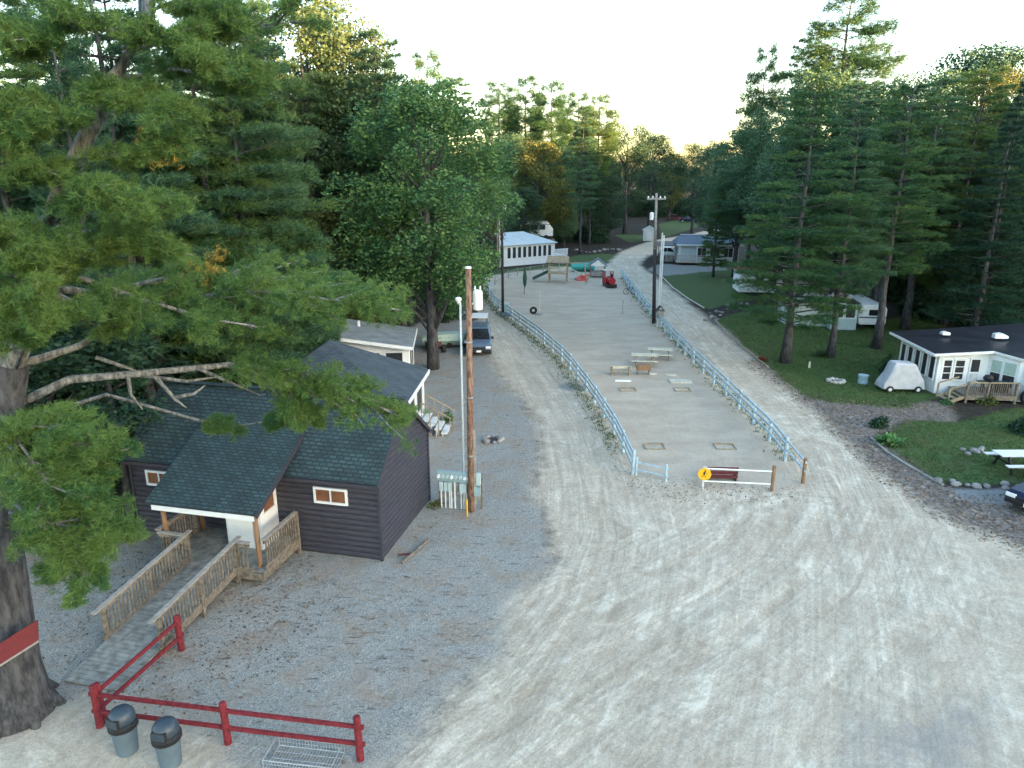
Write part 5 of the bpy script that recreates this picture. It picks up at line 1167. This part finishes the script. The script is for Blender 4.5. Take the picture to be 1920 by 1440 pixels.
for y in (-.6, .6): MB().tube([(0, y - .06, .2), (0, y + .06, .2)], .2, 10).build('wheel', 'rubber', bt)
qd = thing('quad_bike', 'red and black quad bike in the shade under the bright green tree', 'quad bike', G(815, 663) + Vector((0, .8, 0)), R(20))
for x in (-.4, .4):
    for y in (-.6, .6): MB().tube([(x - .12, y, .28), (x + .12, y, .28)], .28, 12).build('wheel', 'rubber', qd)
MB().hexa([(-.3, -.7, .45), (.3, -.7, .45), (.3, .7, .45), (-.3, .7, .45), (-.22, -.5, .75), (.22, -.5, .75), (.22, .6, .7), (-.22, .6, .7)]).build('body', 'maroon', qd, bevel=.05)
MB().box(-.15, .15, -.1, .5, .72, .84).build('seat', 'black', qd, bevel=.03); MB().tube([(-.35, -.35, 1.0), (0, -.4, .92), (.35, -.35, 1.0)], .02, 6).build('handlebar', 'black', qd)
MB().box(-.25, .25, .6, .9, .75, .8).build('rack', 'redplastic', qd)
car('parked_car', 'dark navy car with white plate cut by the right edge of the photo', 'car', Vector((20.75, 24.55, 0)), R(-62), 'navy', 4.4, 1.78, 1.45, 'sedan')
for px, py, pt, lb in ((1265, 413, 'maroon', 'dark maroon car parked far off beside the upper road'), (1290, 417, 'navy', 'dark small car parked next to the maroon one on the far road')):
    car('parked_car', lb, 'car', G(px, py), R(75), pt, 4.4, 1.8, 1.5, 'sedan')
car('parked_car', 'pale car half under the dark shelter by the slate roofed house', 'car', G(1258, 484) + Vector((0, 1.5, 0)), R(80), 'whitegrime', 4.2, 1.75, 1.5, 'sedan')
# covered golf cart
gv = thing('covered_golf_cart', 'golf cart under a fitted grey cover beside the sunroom windows', 'golf cart', G(1697, 737) + Vector((0, .55, 0)), R(-2))
side = [(-1.25, .2), (-1.2, .5), (-.92, 1.05), (-.72, 1.68), (-.62, 1.73), (.38, 1.68), (.5, 1.6), (1.02, .7), (1.12, .2)]
m = MB(); rg = []
for y, k in ((-.52, .93), (-.45, 1.0), (-.1, 1.02), (.35, 1.0), (.52, .93)): rg.append([(x * (k if z > 1 else 1) + .02 * math.sin(i * 2.1 + y * 9), y * (1 - .12 * (z > 1.2)), .22 + (z - .22) * (k if abs(y) > .5 else 1)) for i, (x, z) in enumerate(side)])
m.loft(rg); m.build('cover', 'cover', gv, bevel=.05)
for x in (-.85, .72):
    for y in (-.5, .5): wl = MB().tube([(x, y - .07, .2), (x, y + .07, .2)], .2, 14).build('wheel', 'rubber', gv); MB().tube([(x, y - .085, .2), (x, y + .085, .2)], .1, 10).build('rim', 'whitegrime', wl)

# picnic tables
def picnic(loc, rz, label, mat='cream', L=1.8, leg='deckwood', s=1.0, cat='picnic table', name='picnic_table'):
    t = thing(name, label, cat, loc, rz, scale=s)
    m = MB()
    for k in range(5): m.box(-L / 2, L / 2, -.36 + k * .146, -.36 + k * .146 + .138, .71, .75)
    m.build('table_top', mat, t)
    for y in (-.72, .72): MB().box(-L / 2, L / 2, y - .13, y + .13, .42, .46).build('bench', mat, t)
    for x in (-L * .34, L * .34):
        m = MB(); m.bar((x, -.62, -.02), (x, -.2, .71), .05, .1); m.bar((x, .62, -.02), (x, .2, .71), .05, .1); m.box(x - .025, x + .025, -.8, .8, .34, .415); m.build('leg_frame', leg, t)
    return t
picnic(G(1237, 672), R(-10), 'cream picnic table farther back in the play yard, near the right fence', s=.9)
picnic(G(1208, 684), R(-8), 'cream picnic table with tan legs just behind the rusty grill in the play yard', leg='tan', s=.95)
picnic(G(1900, 882) + Vector((.35, .1, 0)), R(0), 'white topped picnic table on the lawn by the navy car', 'white', 2.2, 'black')
bn = thing('bench', 'low weathered bench left of the picnic tables in the play yard', 'bench', G(1163, 701), R(-4))
MB().box(-.65, .65, -.03, 0, .35, .5).build('back_slat', 'cream', bn); MB().box(-.65, .65, -.4, -.05, .26, .3).build('seat', 'tan', bn)
for x in (-.55, .55): MB().box(x - .04, x + .04, -.35, .02, 0, .5).build('leg', 'tan', bn)
gl = thing('park_grill', 'dark rusty charcoal grill box in front of the picnic tables', 'grill', G(1206, 702))
MB().box(-.42, .42, -.2, .2, .3, .62).build('firebox', 'postwood', gl, bevel=.02)
for x in (-.36, .36): MB().box(x - .03, x + .03, -.15, .15, 0, .3).build('leg', 'stone', gl)
for i, (px, py, wd) in enumerate(((1168, 715, .95), (1223, 702, .5), (1258, 704, .65), (1276, 716, 1.3))):
    pl = thing('board', ['white board lying on the play yard sand left of the gravel pads', 'short pale board right of the rusty grill', 'pale plank between the grill and the right fence', 'wide yellowish board beside the far right horseshoe pit'][i], 'board', G(px, py), R(-3))
    MB().box(-wd / 2, wd / 2, -.1 - .25 * (i == 3), .1 + .25 * (i == 3), .0, .07).build('plank', ['white', 'cream', 'cream', 'cream'][i], pl)
for i, (px, py) in enumerate(((1227, 838), (1359, 838), (1177, 731), (1279, 731))):
    hp = thing('horseshoe_pit', ['near left', 'near right', 'far left', 'far right'][i] + ' sandy horseshoe pit framed in low boards', 'horseshoe pit', G(px, py), R(-2), 'horseshoe pits in the play yard')
    m = MB(); a, b = .46, .36
    m.box(-a, a, -b, -b + .045, -.02, .045); m.box(-a, a, b - .045, b, -.02, .06); m.box(-a, -a + .045, -b + .046, b - .046, -.02, .05); m.box(a - .045, a, -b + .046, b - .046, -.02, .05); m.build('frame', 'tan', hp)
    MB().tube([(0, .05, -.1), (0, 0, .25)], .014, 6).build('stake', 'metal', hp)
# playground
pg = thing('play_tower', 'wooden play tower with dark green slide in the middle of the far play yard', 'play tower', G(1046, 529), R(-8))
for x in (-1, 1):
    for y in (-.8, .8): MB().box(x - .07, x + .07, y - .07, y + .07, 0, 2.4).build('post', 'tan', pg)
MB().box(-1.05, 1.05, -.9, .9, 1.05, 1.15).build('platform', 'tan', pg)
m = MB()
for i in range(12): m.box(-1 + i * .17, -.93 + i * .17, -.88, -.84, 1.15, 1.8)
m.box(-1.05, 1.05, -.9, -.83, 1.8, 1.87); m.build('railing', 'cream', pg)
m = MB(); m.slab([(-1.3, -1.05, 2.35), (1.3, -1.05, 2.35), (1.2, 0, 3.0), (-1.2, 0, 3.0)], .06); m.slab([(-1.3, 1.05, 2.35), (-1.2, .003, 3.0), (1.2, .003, 3.0), (1.3, 1.05, 2.35)], .06); m.build('roof', 'tan', pg)
m = MB(); m.slab([(-1.05, -.25, 1.15), (-1.05, .35, 1.15), (-2.9, .35, .25), (-2.9, -.25, .25)], .06); m.bar((-1.05, -.28, 1.3), (-2.9, -.28, .4), .05, .2); m.bar((-1.05, .38, 1.3), (-2.9, .38, .4), .05, .2); m.build('slide', 'greenplastic', pg)
m = MB(); m.bar((1.0, -.6, 2.3), (3.0, -.6, 2.3), .1, .1); m.bar((3.0, -.6, 2.3), (3.3, -1.3, 0), .08, .08); m.bar((3, -.6, 2.3), (3.3, .2, 0), .08, .08); m.build('swing_beam', 'tan', pg)
for x in (1.7, 2.4): m = MB(); m.tube([(x - .2, -.6, 2.25), (x - .2, -.6, .5)], .012, 4); m.tube([(x + .2, -.6, 2.25), (x + .2, -.6, .5)], .012, 4); m.box(x - .22, x + .22, -.7, -.5, .46, .5); m.build('swing', 'teal', pg)
ss = thing('seesaw', 'red seesaw with long pale beam right of the play tower', 'seesaw', G(1090, 525))
MB().bar((-1.9, .3, 1.5), (.6, -.2, .5), .22, .1).build('beam', 'cream', ss); m = MB(); m.lathe([(.8, 0), (.75, .25), (.4, .42), (.1, .6)], (0, 0, 0), 10); m.build('base', 'redplastic', ss)
m = MB(); m.bar((-.2, -.5, .4), (.9, -.6, .7), .15, .15); m.build('seat', 'redplastic', ss)
sl_ = thing('crawl_tunnel', 'teal plastic slide and tunnel behind the seesaw', 'play tunnel', G(1092, 509))
m = MB(); m.tube([(-1.4, 0, .6), (-.3, 0, .65), (.8, .1, .6), (1.5, .1, .55)], .5, 12); m.build('tunnel', 'teal', sl_); MB().box(-1.3, 1.4, -.35, .35, 0, .2).build('base', 'greenplastic', sl_)
ph = thing('playhouse', 'small dark wooden playhouse with peaked roof left of the red train', 'playhouse', G(1120, 519), R(-5))
for x in (-.85, .85):
    for y in (-.7, .7): MB().box(x - .07, x + .07, y - .07, y + .07, 0, 1.5).build('post', 'deckwood', ph)
MB().box(-.85, .85, -.75, .75, .25, .7).build('wall', 'stone', ph)
m = MB(); m.slab([(-1.15, -.95, 1.4), (0, -.95, 2.25), (0, .95, 2.25), (-1.15, .95, 1.4)], .05); m.slab([(1.15, -.95, 1.4), (.003, -.95, 2.25), (.003, .95, 2.25), (1.15, .95, 1.4)], .05); m.build('roof', 'blueroof', ph)
m = MB(); m.add([(-.95, -.8, 1.42), (.95, -.8, 1.42), (0, -.8, 2.15)], [(0, 1, 2)]); m.build('gable', 'white', ph)
tn = thing('play_train', 'red wooden play locomotive with cab in the sand', 'play train', G(1143, 540) + Vector((.1, .9, 0)), R(8))
MB().box(-.5, .5, -.2, 1.3, .25, 1.0).build('cab_base', 'traincol', tn, bevel=.02)
for x in (-.45, .45):
    for y in (.35, 1.25): MB().box(x - .05, x + .05, y - .05, y + .05, 1.0, 1.7).build('cab_post', 'traincol', tn)
MB().box(-.6, .6, .2, 1.4, 1.7, 1.78).build('cab_roof', 'cream', tn)
MB().tube([(0, -1.1, .75), (0, .2, .75)], .38, 14).build('boiler', 'traincol', tn); MB().tube([(0, -.8, 1.05), (0, -.8, 1.5)], [.1, .14], 10).build('chimney', 'black', tn)
MB().box(-.45, .45, -1.2, -.2, .15, .4).build('frame', 'black', tn)
for x in (-.48, .48):
    for y in (-.9, -.2, .7): MB().tube([(x - .05, y, .22), (x + .05, y, .22)], .22, 12).build('wheel', 'black', tn)
um = thing('closed_umbrella', 'closed dark green umbrella standing alone in the play yard sand', 'umbrella', G(983, 552))
MB().tube([(0, 0, 0), (.1, 0, 2.9)], .035, 6).build('pole', 'poledark', um); MB().lathe([(.05, .75), (.18, 1.1), (.22, 1.7), (.12, 2.5), (.03, 2.85)], (.05, 0, 0), 9).build('canopy', 'greenplastic', um, smooth=True)
tp_ = thing('tetherball_pole', 'thin pale pole standing in the play yard beside a black tyre', 'pole', G(1011, 590)); MB().tube([(0, 0, 0), (0, 0, 2.1)], .05, 8).build('pole', 'cream', tp_); MB().lathe([(.4, 0), (.35, .08), (.06, .1)], n=12).build('base', 'stone', tp_)
ty = thing('tyre', 'black tyre lying against the base of the thin pale pole', 'tyre', G(1000, 589)); m = MB(); rg = []
for i in range(17):
    a = 2 * math.pi * i / 16; cc = Vector((math.cos(a) * .24, 0, .34 + math.sin(a) * .24)); rg.append([tuple(cc + Vector((math.cos(a) * math.cos(b) * .1, math.sin(b) * .1, math.sin(a) * math.cos(b) * .1))) for b in (0, 1.05, 2.1, 3.14, 4.19, 5.24)])
m.loft(rg); m.build('tread', 'rubber', ty, smooth=True)
pst = thing('volleyball_post', 'thin short post leaning by the right fence in the play yard', 'pole', G(1167, 588)); MB().tube([(0, 0, 0), (.02, 0, 1.2)], .03, 6).build('pole', 'polegrey', pst); MB().lathe([(.2, 0), (.03, .06)], n=8).build('base', 'stone', pst)
bk_ = thing('bicycle_heap', 'small heap of bicycles by the right fence behind the play train', 'bicycle', G(1181, 552)); 
for x in (-.4, .35): m = MB(); m.tube([(x + .3 * math.cos(a * .524), .1 * x, .32 + .3 * math.sin(a * .524)) for a in range(13)], .025, 5); m.build('wheel', 'rubber', bk_)
m = MB(); m.tube([(-.4, 0, .32), (-.1, 0, .75), (.3, 0, .72), (.35, 0, .32)], .025, 5); m.tube([(-.1, 0, .75), (.0, 0, .3), (.3, 0, .72)], .02, 5); m.build('frame', 'steelblue', bk_)
# fire rings
def ring(c, r, n, label, mat='stone', s=.16):
    t = thing('fire_ring', label, 'fire ring', c); m = MB()
    for i in range(n):
        a = 6.283 * i / n + rnd.uniform(-.1, .1); q = Vector((math.cos(a) * r, math.sin(a) * r, 0)); k = s * rnd.uniform(.7, 1.3)
        m.lathe([(k * .7, -.03), (k, k * .4), (k * .8, k * .9), (k * .3, k * 1.15)], tuple(q), 7)
    m.build('stone_ring', mat, t); MB().lathe([(r * .85, .0), (r * .7, .03), (.05, .05)], n=12).build('ash_bed', 'ash', t)
ring(G(923, 826), .42, 9, 'small stone fire ring on the gravel right of the brown pole', s=.15)
ring(G(1567, 716), .42, 12, 'pale stone fire ring on the grass left of the covered golf cart', 'palestone', .13)
bn2 = thing('fire_barrel', 'short dark metal barrel beside the pale stone fire ring', 'barrel', G(1617, 719)); MB().lathe([(.27, 0), (.29, .03), (.29, .2), (.27, .22), (.29, .45), (.29, .5)], n=16).build('drum', 'meter', bn2); MB().lathe([(.30, .5), (.31, .53), (.02, .56)], n=16).build('lid', 'meterpale', bn2)
st = thing('marker_stake', 'short pale yellow marker stake standing in the lawn', 'marker post', G(1517, 690)); MB().box(-.06, .06, -.03, .03, -.05, .42).build('stake', 'cream', st)
fp = thing('flagpole_log', 'brown log lying at the foot of the gravel yard behind the dark cabin wall', 'log', G(770, 1040)); 
MB().tube([(-.2, -.6, .05), (.5, .9, .06)], .05, 8).build('log', 'deckwood', fp); MB().tube([(-.4, -.1, .05), (.05, .0, .05)], .03, 6).build('stub', 'maroon', fp)
# landscape edging and plants on the right
def edging(pts, label, mat, w_=.1, h_=.1):
    P_ = [G(*p) for p in pts]; o = P_[0]; t = thing('landscape_edging', label, 'edging', o); m = MB()
    for i in range(len(P_) - 1): MB().bar(P_[i] - o + Vector((0, 0, h_ / 2 - .02)), P_[i + 1] - o + Vector((0, 0, h_ / 2 - .02)), w_, h_).build('beam', mat, t)
edging([(1632, 822), (1664, 850), (1700, 873), (1735, 893), (1768, 911)], 'low timber edging along the near lawn by the leafy road shoulder', 'polegrey')
edging([(1340, 600), (1368, 630), (1400, 658), (1440, 690)], 'timber edging between the right road and the pine lawn', 'tan')
edging([(1238, 516), (1262, 540), (1290, 560), (1320, 578)], 'timber edging beside the far lawn where the road bends', 'cream')
def stones(pts, label, n, s0, s1, name='stone_row', spread=.3, cat='stones'):
    P_ = [G(*p) for p in pts]; o = P_[0]; t = thing(name, label, cat, o); m = MB()
    for i in range(n):
        f = i / max(1, n - 1) * (len(P_) - 1); k = min(len(P_) - 2, int(f)); q = P_[k].lerp(P_[k + 1], f - k) - o + Vector((rnd.uniform(-spread, spread), rnd.uniform(-spread, spread), 0)); s = rnd.uniform(s0, s1)
        MB().lathe([(s * .7, -.03), (s, s * .35), (s * .75, s * .8), (s * .2, s)], tuple(q), 7).build('stone', 'stone', t)
stones([(1770, 905), (1800, 912), (1850, 914), (1915, 912)], 'row of small field stones at the end of the near lawn', 16, .08, .2)
stones([(1820, 845), (1850, 850)], 'low cluster of stones in the middle of the near lawn', 9, .08, .18, spread=.5)
0 and stones([(1880, 1418), (1910, 1425), (1930, 1430)], 'pale rocks at the bottom right corner of the lot', 2, .08, .14, spread=.15)
stones([(1330, 600), (1345, 590), (1370, 575), (1400, 570)], 'tumble of pale stones where the pine lawn meets the trailer drive', 18, .1, .24, spread=.5)
stones([(1080, 470), (1110, 474), (1140, 468), (1170, 470)], 'broken row of stones at the edge of the far woods', 18, .15, .4, spread=.6)
def bush(name, label, loc, r, h, mat, n, ls, cat='bush', blade=False):
    t = thing(name, label, cat, loc)
    if blade:
        c = np.zeros((n, 3)) + rs.normal(0, r * .25, (n, 3)) * [[1, 1, 0]]; d = unit(rs.normal(0, 1, (n, 3)) * [[1, 1, 0]] + [[0, 0, .9]]); L = rs.uniform(.6, 1.1, (n, 1)) * r * 1.1
        sd = unit(np.cross(d, [[0, 0, 1.]])) * ls * .5; e = c + d * L; m_ = c + d * L * .6
        V = np.stack([c, m_ - sd, e - [[0, 0, .12 * r]], m_ + sd], 1).reshape(-1, 3)
    else:
        d = unit(rs.normal(0, 1, (n, 3))); d[:, 2] = np.abs(d[:, 2]); c = d * [[r, r, h]] * rs.uniform(.4, 1.05, (n, 1)); c += .15 * r * np.sin(c[:, [1, 2, 0]] * 4 / r); c[:, 2] = np.abs(c[:, 2]); V = leaves(c, ls)
    rawmesh('foliage', V, 4, mat, t); MB().tube([(0, 0, -.05), (0, 0, h * .5)], .03, 5).build('stem', 'bark', t)
bush('hosta_plant', 'bright green hosta with broad leaves at the corner of the near lawn', G(1667, 832), .55, .4, 'hosta', 150, .2, 'plant', True)
bush('shrub', 'dark low shrub behind the bright hosta', G(1648, 800), .5, .5, 'leafdark', 500, .12)
bush('shrub', 'dark round shrub cut by the right edge of the photo above the near lawn', G(1925, 812), .8, .9, 'leafdark', 1300, .12)
bush('shrub', 'mixed green shrub at the right end of the wooden deck', G(1850, 757), .55, .5, 'leafolive', 500, .12)
bush('shrub', 'low shrub under the deck stairs of the white sunroom', G(1775, 757), .35, .25, 'leaf', 200, .1)
bush('shrub', 'grassy grey shrub at the foot of the slim lawn pine', G(1540, 668), .6, .6, 'leafgrey', 260, .05, 'plant', True)
bush('shrub', 'dark vine covered post left of the sunroom windows', G(1662, 700), .45, 1.2, 'leafdark', 700, .12)
bush('shrub', 'reddish weed clump beside the tall lawn pine', G(1430, 676), .35, .5, 'leafred', 120, .04, 'plant', True)
bush('weed_clump', 'weeds at the back corner of the dark cabin by the meter bank', G(816, 950), .35, .22, 'leafolive', 220, .07, 'weeds')
bush('shrub', 'green bush beside the steps of the cottage', G(840, 790), .35, .6, 'leaf', 260, .1)
bush('shrub', 'green bushes at the left verge in front of the white fence panel', G(880, 560), 1.6, 1.3, 'leaf', 1800, .2)
bush('shrub', 'dark bush left of the silver floodlight mast', G(838, 600), 1.6, 1.8, 'leafdark', 1800, .2)
# ---- grass blades, fallen leaves, pebbles: nobody could count them
def scatter(region, n, y0, y1):
    out = []
    pg_ = [poly(r_) for r_ in region]
    while len(out) < n:
        p = np.stack([rs.uniform(-16, 45, 4000), rs.uniform(y0, y1, 4000)], 1); ok = np.zeros(len(p), bool)
        for q in pg_: ok |= sdist(p + rs.normal(0, .25, p.shape), q) > 0
        out += list(p[ok])
    return np.array(out[:n])
def blades(pts, h, wd, name, mat, label, cat):
    c = np.concatenate([pts, np.zeros((len(pts), 1))], 1); c = np.repeat(c, 4, 0) + rs.normal(0, .05, (len(pts) * 4, 3)) * [[1, 1, 0]]
    d = unit(rs.normal(0, .45, c.shape) + [[0, 0, 1]]); s_ = unit(np.cross(d, rs.normal(0, 1, c.shape))) * wd * .5; L = h * rs.uniform(.5, 1.3, (len(c), 1))
    o = rawmesh(name, np.stack([c - s_, c + s_, c + d * L], 1).reshape(-1, 3), 3, mat); o['kind'] = 'stuff'; o['label'] = label; o['category'] = cat
blades(scatter(LAWNS[:2], 26000, 24, 62), .07, .035, 'lawn_grass', 'grassblade', 'short mown grass on the right hand lawns', 'grass')
lf = np.array([tuple((a.lerp(b, rnd.random()) + Vector((rnd.gauss(0, .28) - s_, rnd.gauss(0, .2), 0)))[:2]) for seq, s_ in ((LF_, .3), (RF_, -.25)) for a, b in zip(seq[1:-1], seq[2:]) for _ in range(55)])
blades(lf, .15, .028, 'fence_weeds', 'grassblade', 'strip of weeds along the foot of the pale blue fences', 'weeds')
def litter(pts, s, name, label):
    c = np.concatenate([pts, np.full((len(pts), 1), .025)], 1); a = unit(rs.normal(0, 1, c.shape) * [[1, 1, .3]]); b = np.cross(a, unit(rs.normal(0, .35, c.shape) + [[0, 0, 1]])); L = s * rs.uniform(.5, 1.4, (len(c), 1))
    o = rawmesh(name, np.stack([c - a * L, c + b * L * .5, c + a * L, c - b * L * .5], 1).reshape(-1, 3), 4, 'dryleaf'); o['kind'] = 'stuff'; o['label'] = label; o['category'] = 'leaves'
litter(scatter([SHOULDER], 9000, 14, 46), .055, 'fallen_leaves', 'brown fallen leaves along the right road shoulder')
litter(scatter([[(250, 1000), (600, 1060), (620, 1150), (430, 1330), (180, 1330), (60, 1200), (60, 1000)], [(1050, 690), (1110, 760), (1190, 890), (1260, 925), (1190, 930), (1120, 800)], [(1190, 895), (1500, 915), (1500, 945), (1240, 940)]], 3500, 12, 50), .04, 'needle_litter', 'scraps of leaves and needles about the ramp and the play yard fence')
dbp = []
for _ in range(130):
    q = G(rnd.uniform(520, 860), rnd.uniform(1080, 1260)); a_ = rnd.uniform(-.9, .1)
    for k in range(rnd.randint(4, 14)): dbp.append((q.x + math.cos(a_) * k * .035 + rnd.gauss(0, .02), q.y + math.sin(a_) * k * .035 + rnd.gauss(0, .02)))
litter(np.array(dbp), .028, 'twig_litter', 'drifts of dark needles on the gravel in front of the dark cabin')
